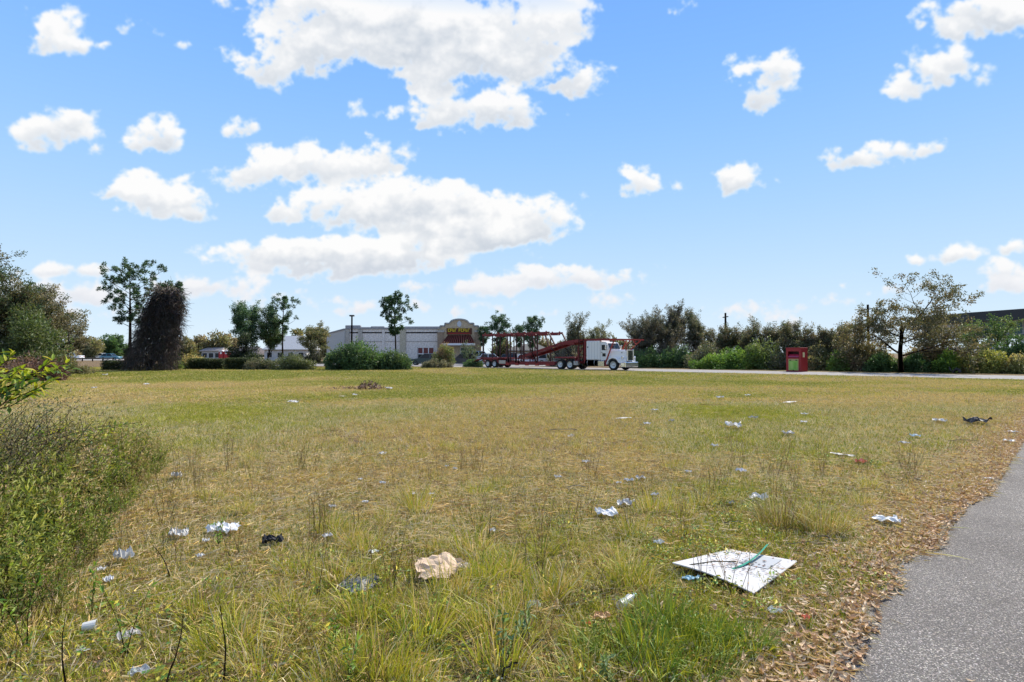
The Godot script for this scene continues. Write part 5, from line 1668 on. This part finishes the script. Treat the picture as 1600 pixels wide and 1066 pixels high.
func make_litter() -> void:
	var white := Color(0.56, 0.55, 0.53)
	var dim := Color(0.42, 0.41, 0.39)
	# column, row, width, length, crumple, colour, film, label
	var list := [
		[1125,626,12,.4,white,0,"small white scrap far right of the tan stick"],[1168,621,8,.3,white,0,"tiny white scrap farthest up the right half of the field"],[1233,632,22,.12,white,0,"thin white strip below the red bin"],[975,656,26,.10,white,0,"long thin white strip in the middle of the brown patch"],[1023,645,10,.3,dim,0,"small grey scrap above the long thin white strip"],[1011,666,12,.4,white,0,"small white scrap right below the long thin white strip"],[1049,662,9,.7,dim,1,"small clear wrapper right of the brown patch"],[1145,671,26,.45,white,0,"white torn plastic bag in the right middle of the field"],[1176,658,14,.4,dim,1,"grey film right above the white torn bag"],[1230,682,18,.35,dim,0,"grey paper scrap right of the white torn bag"],[1256,651,11,.3,white,0,"white chip in the grass two metres before the road"],[1255,664,10,.4,white,0,"white chip just below the other chip near the road"],[1115,704,12,.5,white,0,"white scrap below the white torn bag"],[892,688,11,.7,Color(.62,.56,.45),0,"tan lump of paper below the pale curved stick"],[915,724,13,.5,white,0,"bright white scrap at the lower edge of the brown patch"],[872,749,12,.6,dim,0,"dull white scrap left of the curled white strip"],[981,755,16,.5,white,0,"white scrap, middle of three in a row"],[1000,752,15,.6,white,0,"white scrap, right of three in a row"],[966,758,9,.5,white,0,"white scrap, left of three in a row"],[1074,743,10,.5,white,0,"white scrap under a green tuft in the right middle"],[1156,744,15,.7,Color(.62,.62,.68),0,"bluish white wad in the right middle"],[977,789,28,.5,white,0,"white pointed plastic piece above the grey sheet"],[947,808,36,.45,Color(.66,.67,.68),0,"light grey sheet of plastic lying flat in the centre right"],[1022,777,12,.6,white,0,"white scrap right of the pointed plastic piece"],[1184,785,30,.5,white,0,"white plastic bag just above the big straw tussock"],[1139,791,12,.6,dim,0,"dull scrap left of the white bag near the straw tussock"],
		[1526,665,34,.4,Color(.025,.025,.03),0,"black plastic bag near the right edge of the field"],[1467,662,18,.35,white,0,"white scrap left of the black bag"],[1574,695,15,.3,white,0,"white paper beside the path, right of the black bag"],[1580,680,12,.3,white,0,"white chip below the black bag by the path"],[1543,752,22,.22,white,0,"white paper strip lying on the asphalt"],[1317,716,36,.25,dim,0,"long pale wrapper left of the red scrap"],[1344,727,17,.6,Color(.62,.20,.13),0,"red orange wrapper in the right part of the field"],[1381,820,36,.35,Color(.70,.71,.70),0,"folded white paper in the brown leaves beside the path"],[1255,974,14,.8,Color(.66,.20,.10),0,"orange snack wrapper in the leaves by the asphalt"],[1229,682,12,.3,white,0,"white chip next to the grey paper scrap"],[1428,686,14,.4,Color(.50,.60,.64),0,"bluish scrap right of the red orange wrapper"],[1411,696,16,.3,dim,0,"grey white scrap below the bluish one"],
		[459,631,15,.3,white,0,"white piece in the left far field"],[555,620,8,.4,white,0,"white chip below the dark mulch heap"],[536,621,12,.25,Color(.64,.58,.46),0,"tan strip left of the chip below the mulch heap"],[608,610,11,.4,white,0,"white scrap right of the dark mulch heap"],[598,714,13,.6,white,0,"white wad in the green grass of the left middle"],[698,732,7,.7,white,0,"left of two tiny white bits in the middle"],[711,735,7,.7,white,0,"right of two tiny white bits in the middle"],[564,755,8,.6,white,0,"small white bit left of another in the middle grass"],[599,760,11,.7,white,0,"small white wad below the left middle wad"],[647,775,9,.5,white,0,"left of two white chips in the centre grass"],[676,775,9,.5,white,0,"right of two white chips in the centre grass"],[572,786,12,.4,white,0,"thin white sliver above the bright tussock"],[521,792,13,.4,dim,0,"pale twig like scrap left of the thin sliver"],[514,843,18,.5,white,0,"white rag left of the bright tussock"],[770,834,11,.8,white,0,"white lump in the grass of the centre foreground"],[165,588,7,.5,white,0,"white speck farthest left in the field"],[148,609,7,.5,white,0,"white speck nearer the left shrub"],[230,603,8,.4,white,0,"white speck right of the left shrub"],
		[282,841,28,.8,white,0,"crumpled bright white paper left of the clear bag"],[197,880,26,1.2,white,0,"white plastic bag standing up at the edge of the left weeds"],[162,897,14,.8,white,0,"white crumple left of the standing bag"],[175,912,16,.9,Color(.66,.66,.68),0,"dotted white wad below the standing bag"],[316,872,14,.6,white,0,"small white scrap right of the standing bag"],[207,1003,34,.7,Color(.60,.58,.62),1,"crumpled clear plastic among the weed stems"],[225,1056,28,.6,Color(.50,.56,.64),1,"bluish film at the lower left"],[137,1021,26,.2,dim,0,"white strip leaning left of the clear plastic"],[585,866,16,.5,Color(.66,.69,.66),0,"white green scrap above the dark film"],[720,893,30,.5,Color(.68,.60,.54),0,"pale torn paper right of the brown cardboard"],
		[1028,855,18,.6,Color(.62,.66,.68),1,"clear wrapper left above the white board"],[834,953,22,.6,Color(.58,.60,.62),1,"clear plastic scrap in the dark grass hollow"],[940,973,26,.6,Color(.56,.33,.15),0,"orange brown curled cardboard scrap in the green grass"],[919,984,10,.9,Color(.66,.22,.07),0,"bright orange bit left of the curled scrap"],[1206,965,22,.6,Color(.66,.70,.68),1,"clear film right of the lush grass by the leaves"],[325,848,12,.6,white,0,"tiny white bit left of the clear bag"],[64,678,14,.9,white,0,"white bag caught in the left shrub"],[278,752,18,.9,Color(.66,.63,.56),0,"pale looped plastic in the left middle grass"]]
	for q in list:
		var p := on_ground(q[0], q[1])
		var d := -p.z
		var w: float = q[2] / FOCAL * d
		var flat: bool = q[3] < 0.3
		var l: float = w * (0.35 if flat else 0.8) * (1.0 if d < 9.0 else 1.3)
		var mb := crumple(w, l, minf(w, l) * q[3] * 0.55, q[4], int(q[0] * 7.0 + q[1]), 0.0)
		var o := lone("paper_scrap" if q[5] == 0 else "clear_wrapper", mb.mesh(), M.sheet if q[5] == 0 else M.film, q[6], "litter", Vector3(p.x, ground_height(p.x, d) + (0.03 if d < 9.0 else 0.05), p.z), "litter in the field")
		o.rotation.y = rng.randf_range(-0.5, 0.5)
		o.rotation.z = rng.randf_range(-0.1, 0.1)
	var big := crumple(0.27, 0.22, 0.06, Color(.70, .71, .72), 881)
	lone("plastic_bag", big.mesh(), M.sheet, "large pale plastic bag spread in the left foreground", "bag", on_ground(352, 832) + Vector3(0, 0.03, 0))
	lone("plastic_bag", crumple(0.17, 0.12, 0.05, Color(.015, .015, .017), 12).mesh(), M.plain, "black crumpled cloth in the left foreground", "rag", on_ground(427, 850) + Vector3(0, 0.02, 0))
	lone("dark_film", crumple(0.26, 0.34, 0.035, Color(.09, .10, .12), 77).mesh(), M.sheet, "dark grey plastic film half sunk in the grass", "film", on_ground(566, 915) + Vector3(0, 0.012, 0))
	var cd := lone("cardboard_piece", crumple(0.32, 0.30, 0.03, Color(.55, .40, .27), 31, 0.03).mesh(), M.plain, "tan torn cardboard lying in the foreground grass", "cardboard", on_ground(684, 902) + Vector3(0, 0.06, 0))
	cd.rotation = Vector3(0.22, 0.3, 0)
	# crushed paper cup and bottle
	var b := MB.new()
	b.lathe(Vector3.ZERO, Vector3.RIGHT, [[0.0, 0.0], [0.0, 0.022], [0.065, 0.03], [0.065, 0.027], [0.01, 0.019]], 14, Color(.66, .66, .64))
	var cup := thing("paper_cup", "white paper cup lying in the weeds at lower left", "cup", on_ground(149, 986) + Vector3(-0.05, 0.05, 0), 0.4)
	part(cup, "cup_wall", b.mesh(), M.sheet)
	b = MB.new()
	b.lathe(Vector3.ZERO, Vector3.RIGHT, [[0.0, 0.0], [0.0, 0.028], [0.05, 0.03], [0.08, 0.024], [0.13, 0.03], [0.16, 0.012], [0.185, 0.012]], 14, Color(.62, .68, .70))
	var bt := thing("plastic_bottle", "crushed clear plastic bottle in the grass left of the board", "bottle", on_ground(980, 955) + Vector3(-0.05, 0.05, 0), 0.9)
	part(bt, "bottle_body", b.mesh(), M.film)
	b = MB.new()
	b.lathe(Vector3(0.185, 0, 0), Vector3.RIGHT, [[0.0, 0.0], [0.0, 0.014], [0.018, 0.014], [0.018, 0.0]], 10, Color(.25, .5, .42))
	part(bt, "cap", b.mesh(), M.plain)
	# sticks
	var sticks := [[880,675,0.55,0.1,Color(.66,.60,.50),"pale curved stick lying in the brown patch"],[1112,636,0.7,0.0,Color(.62,.50,.30),"straight tan stick far in the right field"],[900,764,0.22,0.2,Color(.72,.71,.69),"curled white plastic strip in the centre"],[1142,825,0.20,0.3,Color(.62,.58,.52),"pale twig left of the straw tussock"],[1477,789,0.22,0.1,Color(.62,.52,.42),"pale stick in the leaves along the path"],[1290,850,0.14,-0.7,Color(.58,.55,.58),"thin pale twig right above the board"],[836,1016,0.12,0.6,Color(.66,.64,.60),"short white bent twig in the bottom centre grass"],[792,1056,0.16,1.1,Color(.70,.69,.68),"bleached white branch piece at the bottom centre"],[1410,755,0.34,-0.4,Color(.55,.46,.33),"long thin stick in the right grass"],[1255,858,0.30,-0.15,Color(.50,.46,.34),"thin grey green cord behind the board"],[1500,692,0.5,-0.1,Color(.56,.47,.35),"thin stick near the path far right"]]
	for q in sticks:
		rng.seed = int(q[0] * 3 + q[1])
		b = MB.new()
		var pts := PackedVector3Array()
		var rad := PackedFloat32Array()
		var l: float = q[2]
		for k in 6:
			var f := k / 5.0 - 0.5
			pts.append(Vector3(f * l, 0.012 + rng.randf_range(0, 0.02) + 0.03 * (0.25 - f * f), rng.randf_range(-0.06, 0.06) * l + f * f * l * 0.4))
			rad.append(0.008 if q[1] < 700 else 0.005)
		b.tube(pts, rad, 5, q[4], true)
		var o := lone("stick", b.mesh(), M.twig, q[5], "stick", on_ground(q[0], q[1]) + Vector3(0, 0.035, 0), "sticks in the field")
		o.rotation.y = q[3]
	# the white board with its strap
	var t := thing("white_board", "warped dirty white board lying in the right foreground", "board", Vector3(1.63, 0.0, -4.2))
	var c := [Vector3(-0.47, 0.085, 0.0), Vector3(-0.05, 0.035, 0.41), Vector3(0.49, 0.055, -0.12), Vector3(0.10, 0.045, -0.40)]
	b = MB.new()
	var n := 10
	var grid := []
	for j in n + 1:
		var r := []
		for k in n + 1:
			var u := k / float(n)
			var v := j / float(n)
			var p: Vector3 = c[0].lerp(c[1], u).lerp(c[3].lerp(c[2], u), v)
			p.y -= 0.02 * sin(PI * u) * sin(PI * v) - 0.02 * sin(PI * u) * (1.0 - v)
			r.append(p)
		grid.append(r)
	for j in n:
		for k in n:
			var q := [grid[j][k], grid[j][k + 1], grid[j + 1][k + 1], grid[j + 1][k]]
			var nn: Vector3 = (q[2] - q[0]).cross(q[3] - q[1]).normalized()
			if nn.y < 0.0: nn = -nn
			var col := Color(.46, .455, .465)
			b.quad(q[0], q[1], q[2], q[3], nn, col)
			var dn := Vector3(0, -0.008, 0)
			b.quad(q[0] + dn, q[1] + dn, q[2] + dn, q[3] + dn, -nn, Color(.4, .4, .42))
	for k in n:
		for e in [[grid[0][k], grid[0][k + 1]], [grid[n][k], grid[n][k + 1]], [grid[k][0], grid[k + 1][0]], [grid[k][n], grid[k + 1][n]]]:
			var out: Vector3 = (e[0] + e[1]) * 0.5
			out.y = 0
			b.quad(e[0], e[1], e[1] - Vector3(0, 0.008, 0), e[0] - Vector3(0, 0.008, 0), out.normalized(), Color(.6, .6, .62))
	part(t, "panel", b.mesh(), M.plain)
	var surf := func(u: float, v: float) -> Vector3:
		var jj := clampi(int(v * n), 0, n - 1)
		var kk := clampi(int(u * n), 0, n - 1)
		return grid[jj][kk].lerp(grid[jj][kk + 1], u * n - kk).lerp(grid[jj + 1][kk].lerp(grid[jj + 1][kk + 1], u * n - kk), v * n - jj)
	b = MB.new()
	for j in 5:
		for k in 5:
			var e := []
			for s in [[0, 0], [1, 0], [1, 1], [0, 1]]:
				e.append(surf.call(0.42 + 0.40 * (k + s[0]) / 5.0, 0.62 + 0.33 * (j + s[1]) / 5.0) + Vector3(0, 0.004, 0))
			b.quad(e[0], e[1], e[2], e[3], Vector3.UP, Color(.33, .35, .375))
	part(t, "grey_patch", b.mesh(), M.plain)
	rng.seed = 909
	b = MB.new()
	for k in 110:
		var u := clampf(rng.randfn(0.55, 0.24), 0.04, 0.97)
		var v := clampf(rng.randfn(0.5, 0.2), 0.04, 0.97)
		var col := pick([Color(.06, .06, .075), Color(.09, .08, .09), Color(.05, .05, .06), Color(.30, .14, .08)])
		var a := rng.randfn(0.3, 0.5)
		b.leaf(surf.call(u, v) + Vector3(0, 0.006, 0), Vector3(cos(a), 0.03, sin(a)), Vector3.UP, rng.randf_range(0.012, 0.045), rng.randf_range(0.006, 0.013), col)
	for k in 36:
		var col := pick([Color(.52, .38, .22), Color(.40, .26, .14), Color(.6, .5, .35)])
		var a := rng.randf() * TAU
		b.leaf(surf.call(rng.randf_range(0.02, 0.4), rng.randf_range(0.55, 0.97)) + Vector3(0, 0.008, 0), Vector3(cos(a), 0.1, sin(a)), Vector3.UP, rng.randf_range(0.02, 0.05), rng.randf_range(0.006, 0.014), col)
	var db := part(t, "stuck_debris", b.mesh(), M.plain)
	db.set_meta("kind", "stuff")
	# green strap curving up off the board
	b = MB.new()
	var prev := []
	for k in 13:
		var f := k / 12.0
		var p := Vector3(lerpf(-0.05, 0.37, f), 0.05 + 0.055 * f * f, lerpf(0.03, -0.34, f) + 0.03 * sin(f * PI))
		var sd := Vector3(0.5, 0.5 * f, 0.8).normalized() * 0.012
		var r := [p - sd, p + sd]
		if k > 0:
			b.quad(prev[0], prev[1], r[1], r[0], Vector3(-0.3, 0.9, 0.3).normalized(), Color(.02, .36, .22))
		prev = r
	lone("green_strap", b.mesh(), M.plain, "bright green plastic strap curling up off the white board", "strap", t.position)
	b = MB.new()
	b.tube(PackedVector3Array([Vector3(0, 0.03, 0), Vector3(0.12, 0.06, 0.01), Vector3(0.3, 0.065, -0.04), Vector3(0.46, 0.062, -0.04)]), PackedFloat32Array([0.004, 0.004, 0.004, 0.004]), 5, Color(.10, .13, .10))
	lone("old_rope", b.mesh(), M.plain, "thin dark rope lying across the left of the white board", "rope", t.position + Vector3(-0.46, 0.022, 0.02))
	b = MB.new()
	lone("blue_wrapper", crumple(0.12, 0.06, 0.02, Color(.38, .58, .66), 5).mesh(), M.sheet, "pale blue wrapper peeking from under the white board", "litter", Vector3(1.22, 0.035, -3.98))
	# mulch heap far in the left field
	rng.seed = 51
	b = MB.new()
	for k in 420:
		var f := rng.randf()
		var x := rng.randfn(0.0, 0.35) if f < 0.6 else rng.randf_range(-2.0, 0.6)
		var y := maxf(0.01, (0.32 * exp(-x * x * 5.0) + 0.05) * rng.randf())
		b.leaf(Vector3(x, y, rng.randfn(0, 0.25)), (ru() + Vector3(0, 0.2, 0)).normalized(), ru(), rng.randf_range(0.08, 0.2), rng.randf_range(0.03, 0.06), vary(pick([Color(.10, .05, .035), Color(.20, .11, .08), Color(.34, .20, .15), Color(.06, .035, .025)]), 0.2))
	lone("mulch_heap", b.mesh(), M.plain, "small dark heap of dead brush in the left far field", "heap", on_ground(577, 609))
	b = MB.new()
	for k in 260:
		var x := rng.randfn(0.0, 0.16)
		b.leaf(Vector3(x, maxf(0.02, 0.26 * exp(-x * x * 16.0) * rng.randf_range(0.4, 1.0)), rng.randfn(0, 0.10)), (ru() + Vector3(0, 0.1, 0)).normalized(), (ru() + Vector3.UP).normalized(), rng.randf_range(0.04, 0.09), rng.randf_range(0.02, 0.035), vary(pick([Color(.62, .45, .28), Color(.55, .38, .22), Color(.68, .54, .38)]), 0.15))
	lone("dry_leaf_heap", b.mesh(), M.grass, "tan heap of dried leaves on top of the left weeds", "heap", stand(152, 7.0) + Vector3(0, 0.20, 0))
	lone("black_bag", crumple(0.9, 0.6, 0.35, Color(.015, .013, .015), 99).mesh(), M.plain, "black bag dumped at the road edge below the spreading tree", "bag", stand(1492, 44.3))

# ---------------------------------------------------------------- plants close to the camera
func leaf_mesh(ln: float, w: float, col: Color) -> ArrayMesh:
	var b := MB.new()
	var n := 4
	var rows := []
	for j in n + 1:
		var t := float(j) / n
		var ww := w * 0.5 * sin(PI * clampf(pow(t, 0.85), 0.0, 1.0)) + 0.0006
		var y := -ln * 0.22 * t * t
		rows.append([Vector3(-ww, y + ww * 0.45, -t * ln), Vector3(0, y, -t * ln), Vector3(ww, y + ww * 0.45, -t * ln)])
	for j in n:
		for k in 2:
			var q := [rows[j][k], rows[j][k + 1], rows[j + 1][k + 1], rows[j + 1][k]]
			var nn: Vector3 = (q[2] - q[0]).cross(q[3] - q[1]).normalized()
			if nn.y < 0.0: nn = -nn
			b.quad(q[0], q[1], q[2], q[3], nn, col)
	return b.mesh()
func leafy_branch(t: Node3D, stems: MB, p: Vector3, e: Vector3, sag: float, meshes: Array, every: float) -> void:
	var pts := PackedVector3Array()
	var rad := PackedFloat32Array()
	var n := 8
	for j in n + 1:
		var f := j / float(n)
		pts.append(p.lerp(e, f) + Vector3(0, sag * sin(f * PI), 0) + rv() * 0.012)
		rad.append(lerpf(0.008, 0.002, f))
	stems.tube(pts, rad, 5, Color(.20, .16, .09))
	var f := 0.55
	while f <= 1.0:
		var k := mini(int(f * n), n - 1)
		var q := pts[k].lerp(pts[k + 1], f * n - k)
		var way := (pts[k + 1] - pts[k]).normalized()
		for s in 2:
			var dir := (way * 0.6 + ru() * 0.9 + Vector3(0, 0.25, 0)).normalized()
			var o := part(t, "leaf", meshes[rng.randi() % meshes.size()], M.leaf, q)
			o.basis = Basis.looking_at(dir, (Vector3.UP + rv() * 0.5).normalized()).scaled(Vector3.ONE * rng.randf_range(0.7, 1.2))
		f += every
func make_near_plants() -> void:
	rng.seed = 606
	var lime := [leaf_mesh(0.075, 0.027, Color(.36, .42, .03)), leaf_mesh(0.07, 0.025, Color(.44, .46, .04)), leaf_mesh(0.072, 0.026, Color(.24, .34, .03)), leaf_mesh(0.07, 0.025, Color(.50, .42, .04))]
	var dark := [leaf_mesh(0.075, 0.027, Color(.07, .14, .03)), leaf_mesh(0.07, 0.025, Color(.11, .19, .035)), leaf_mesh(0.072, 0.026, Color(.16, .24, .04))]
	var base := Vector3(-4.45, 0, -4.55)
	var t := thing("pepper_shrub", "shrub with glossy lime yellow leaves at the left edge", "shrub", base)
	var st := MB.new()
	st.tube(PackedVector3Array([Vector3.ZERO, Vector3(0.1, 0.6, 0), Vector3(0.05, 1.2, 0.05)]), PackedFloat32Array([0.025, 0.018, 0.01]), 6, Color(.2, .16, .1))
	var tips := [[108,566,.02],[98,578,.03],[118,572,.0],[90,590,.0],[45,575,.06],[55,585,.05],[30,580,.05],[12,553,.1],[22,550,.1],[15,590,.0],[75,605,-.02],[32,615,-.03],[5,600,.02],[70,610,.0],[50,600,.02],[85,560,.02]]
	for q in tips:
		var d := 4.5 + rng.randf_range(-0.25, 0.25)
		var e := Vector3(across(q[0], d), height_at(q[1], d), -d) - base
		leafy_branch(t, st, Vector3(0.05, rng.randf_range(0.9, 1.25), 0), e, q[2], lime if rng.randf() < 0.68 else dark, 0.047)
	part(t, "branches", st.mesh(), M.twig)
	t = thing("trailing_shrub", "low broad leaved green shrub spilling over the left weeds", "shrub", Vector3(-6.1, 0, -6.6))
	st = MB.new()
	for k in 15:
		var d := rng.randf_range(6.0, 7.2)
		var e := Vector3(across(lerpf(-20, 215, k / 14.0) + rng.randf_range(-8, 8), d), rng.randf_range(0.45, 0.78), -d) - t.position
		leafy_branch(t, st, Vector3(rng.randf_range(-0.3, 0.3), 0.1, rng.randf_range(-0.3, 0.3)), e, 0.16, bright_or(lime, dark), 0.05)
	part(t, "branches", st.mesh(), M.twig)
	# bare grey twigs at the left edge
	t = thing("twiggy_bush", "grey brown twiggy bush under the lime leaves", "bush", Vector3(-5.2, 0, -5.6))
	var tw := MB.new()
	var lf := MB.new()
	for k in 520:
		var p := Vector3(rng.randf_range(-0.9, 0.85), rng.randf_range(0.0, 0.8), rng.randf_range(-0.5, 0.5))
		var e := p + Vector3(rng.randf_range(-0.3, 0.3), rng.randf_range(0.05, 0.4), rng.randf_range(-0.3, 0.3))
		tw.tube(PackedVector3Array([p, p.lerp(e, 0.5) + rv() * 0.04, e]), PackedFloat32Array([0.004, 0.003, 0.0015]), 3, vary(Color(.24, .19, .14), 0.25))
		for j in 16:
			lf.leaf(e + rv() * 0.13, ru(), (ru() + Vector3.UP * 0.5).normalized(), rng.randf_range(0.02, 0.045), rng.randf_range(0.01, 0.018), vary(pick([Color(.20, .19, .08), Color(.28, .22, .13), Color(.12, .15, .05), Color(.34, .28, .18)]), 0.25))
	part(t, "twigs", tw.mesh(), M.twig)
	part(t, "foliage", lf.mesh(), M.leaf)
	# bank of feathery weeds
	var cols := [[Color(.20, .25, .035), Color(.28, .32, .045), Color(.15, .20, .035)], [Color(.33, .34, .07), Color(.24, .27, .05)], [Color(.42, .34, .13), Color(.52, .40, .2), Color(.30, .24, .10)], [Color(.14, .20, .04), Color(.20, .26, .05)]]
	for k in 4:
		var where := []
		var tints := PackedColorArray()
		for j in 230:
			var f := rng.randf()
			var d := lerpf(3.0, 8.4, f)
			var right := lerpf(-2.55, -5.0, f) + 0.35 * patch_noise.get_noise_1d(d * 60.0)
			var x := right - pow(rng.randf(), 0.8) * 2.4
			var s := rng.randf_range(0.5, 1.35) * clampf((right - x) / 0.7 + 0.45, 0.45, 1.15)
			where.append(Transform3D(Basis(Vector3.UP, rng.randf() * TAU).scaled(Vector3.ONE * s), Vector3(x, ground_height(x, d), -d)))
			tints.append(Color.WHITE * rng.randf_range(0.8, 1.2))
		stuff("weed_bank", feather_weed([0.42, 0.5, 0.46, 0.34][k], 8, cols[k], [0.034, 0.040, 0.032, 0.040][k]), M.leaf, where, tints, ["dense bank of fine leaved green weeds on the left", "yellow green weeds in the bank on the left", "dry tan weeds in the bank on the left", "dark green weeds in the bank on the left"][k], "weeds")
	# single weeds that stand out of the grass
	var singles := [[112,1075,0.42,1,"tall bare dark weed stem at the lower left"],[262,1075,0.40,1,"bare dark weed stem second from the left"],[352,1070,0.42,1,"curving dark weed stem with a few yellow leaves"],[345,850,0.22,0,"dark leafed sprig growing through the pale plastic bag"],[205,1020,0.36,0,"leafy green weed at lower left beside the clear plastic"],[50,1010,0.40,0,"broad leafy weed in the lower left corner"],[520,1030,0.24,0,"pale green leafy sprout at the bottom left of centre"],[545,1066,0.22,0,"second pale green sprout at the bottom edge"],[790,1040,0.26,2,"grey green broad leaved weed at the bottom centre"],[815,1010,0.2,2,"small grey green weed above the bottom centre one"],[950,1066,0.16,2,"grey green weed at the bottom right of centre"],[690,905,0.2,1,"thin dark sprig before the brown cardboard"],[620,905,0.22,1,"thin sprig before the dark film"],[270,900,0.34,1,"thin weed stalk right of the standing bag"],[150,960,0.3,0,"green weed left of the paper cup"],[765,850,0.34,1,"single upright brown stalk in the centre grass"]]
	for q in singles:
		rng.seed = int(q[0] * 11 + q[1])
		var p := on_ground(q[0], q[1])
		var o := thing("weed_plant", q[4], "weed", p, rng.randf() * TAU, "weeds in the foreground")
		var s := MB.new()
		var l := MB.new()
		var kind: int = q[3]
		for m in (1 if kind == 1 else 2):
			var pts := PackedVector3Array([Vector3(0, -0.01, 0)])
			var rad := PackedFloat32Array([0.0045 if kind == 1 else 0.003])
			var dir := (Vector3.UP + rv() * 0.22).normalized()
			var e := Vector3.ZERO
			for j in 7:
				dir = (dir + rv() * 0.13).normalized()
				e += dir * q[2] / 7.0
				pts.append(e)
				rad.append(rad[0] * (1.0 - j / 8.5))
				if kind != 1 or (j > 3 and rng.randf() < 0.45):
					for h in (1 if kind == 1 else 3):
						var ln := rng.randf_range(0.03, 0.058) if kind != 1 else 0.03
						l.leaf(e, (ru() + Vector3(0, 0.35, 0)).normalized(), (Vector3.UP + rv() * 0.7).normalized(), ln, ln * (0.27 if kind != 2 else 0.4), vary(pick([[Color(.14, .26, .04), Color(.24, .34, .05)], [Color(.30, .32, .04), Color(.12, .15, .04)], [Color(.14, .22, .08), Color(.2, .28, .12)]][kind]), 0.2))
			s.tube(pts, rad, 4, Color(.07, .05, .045) if kind == 1 else Color(.2, .2, .07))
		part(o, "stem", s.mesh(), M.twig)
		if l.v.size() > 0:
			part(o, "leaves", l.mesh(), M.leaf)
	# the two straw tussocks by the board
	for q in [[1218,822,0.40,"tall straw and green tussock left of its twin above the board"],[1280,832,0.36,"tall straw tussock right of its twin above the board"]]:
		rng.seed = int(q[0])
		var o := thing("grass_tussock", q[3], "grass", on_ground(q[0], q[1]), 0.0, "straw tussocks")
		part(o, "blades", tuft(480, 0.16, q[2] * 1.15, 0.17, 0.75, 0.005, [STRAW, LIME, STRAW, PALE, LIME, BROWN, GREEN]), M.grass)
func bright_or(a: Array, b: Array) -> Array:
	return a if rng.randf() < 0.4 else b

func _ready() -> void:
	rng.seed = 20
	patch_noise.seed = 7
	patch_noise.frequency = 0.01
	patch_noise.fractal_octaves = 4
	fine_noise.seed = 8
	fine_noise.frequency = 0.01
	fine_noise.fractal_octaves = 3
	# camera
	var cam := Camera3D.new()
	cam.name = "camera"
	cam.fov = rad_to_deg(2.0 * atan(533.0 / FOCAL))
	cam.position = Vector3(0, EYE, 0)
	cam.rotation.x = atan((HORIZON - 533.0) / FOCAL)
	cam.near = 0.05
	cam.far = 3000.0
	add_child(cam)
	cam.current = true
	# sky and sun
	var env := Environment.new()
	env.background_mode = Environment.BG_SKY
	env.tonemap_mode = Environment.TONE_MAPPER_LINEAR
	env.tonemap_exposure = 1.35
	env.background_energy_multiplier = 0.75
	env.sdfgi_enabled = true
	env.ssao_enabled = true
	env.ssil_enabled = true
	add_sky(env)
	var we := WorldEnvironment.new()
	we.name = "environment"
	we.environment = env
	add_child(we)
	var sun := DirectionalLight3D.new()
	sun.name = "sun"
	sun.light_energy = 1.6
	sun.light_color = Color(1.0, 0.965, 0.90)
	sun.light_angular_distance = 0.53
	sun.shadow_enabled = true
	var el := deg_to_rad(48.0)
	var az := deg_to_rad(42.0)
	var to_sun := Vector3(sin(az) * cos(el), sin(el), -cos(az) * cos(el))
	sun.basis = Basis.looking_at(-to_sun)
	add_child(sun)
	print("sky ", Time.get_ticks_msec())
	make_materials()
	make_ground()
	print("ground ", Time.get_ticks_msec())
	make_buildings()
	make_trees()
	print("trees ", Time.get_ticks_msec())
	rng.seed = 99
	make_grass()
	print("grass ", Time.get_ticks_msec())
	make_truck()
	make_bin()
	make_street_things()
	make_litter()
	make_near_plants()
	print("done ", Time.get_ticks_msec())
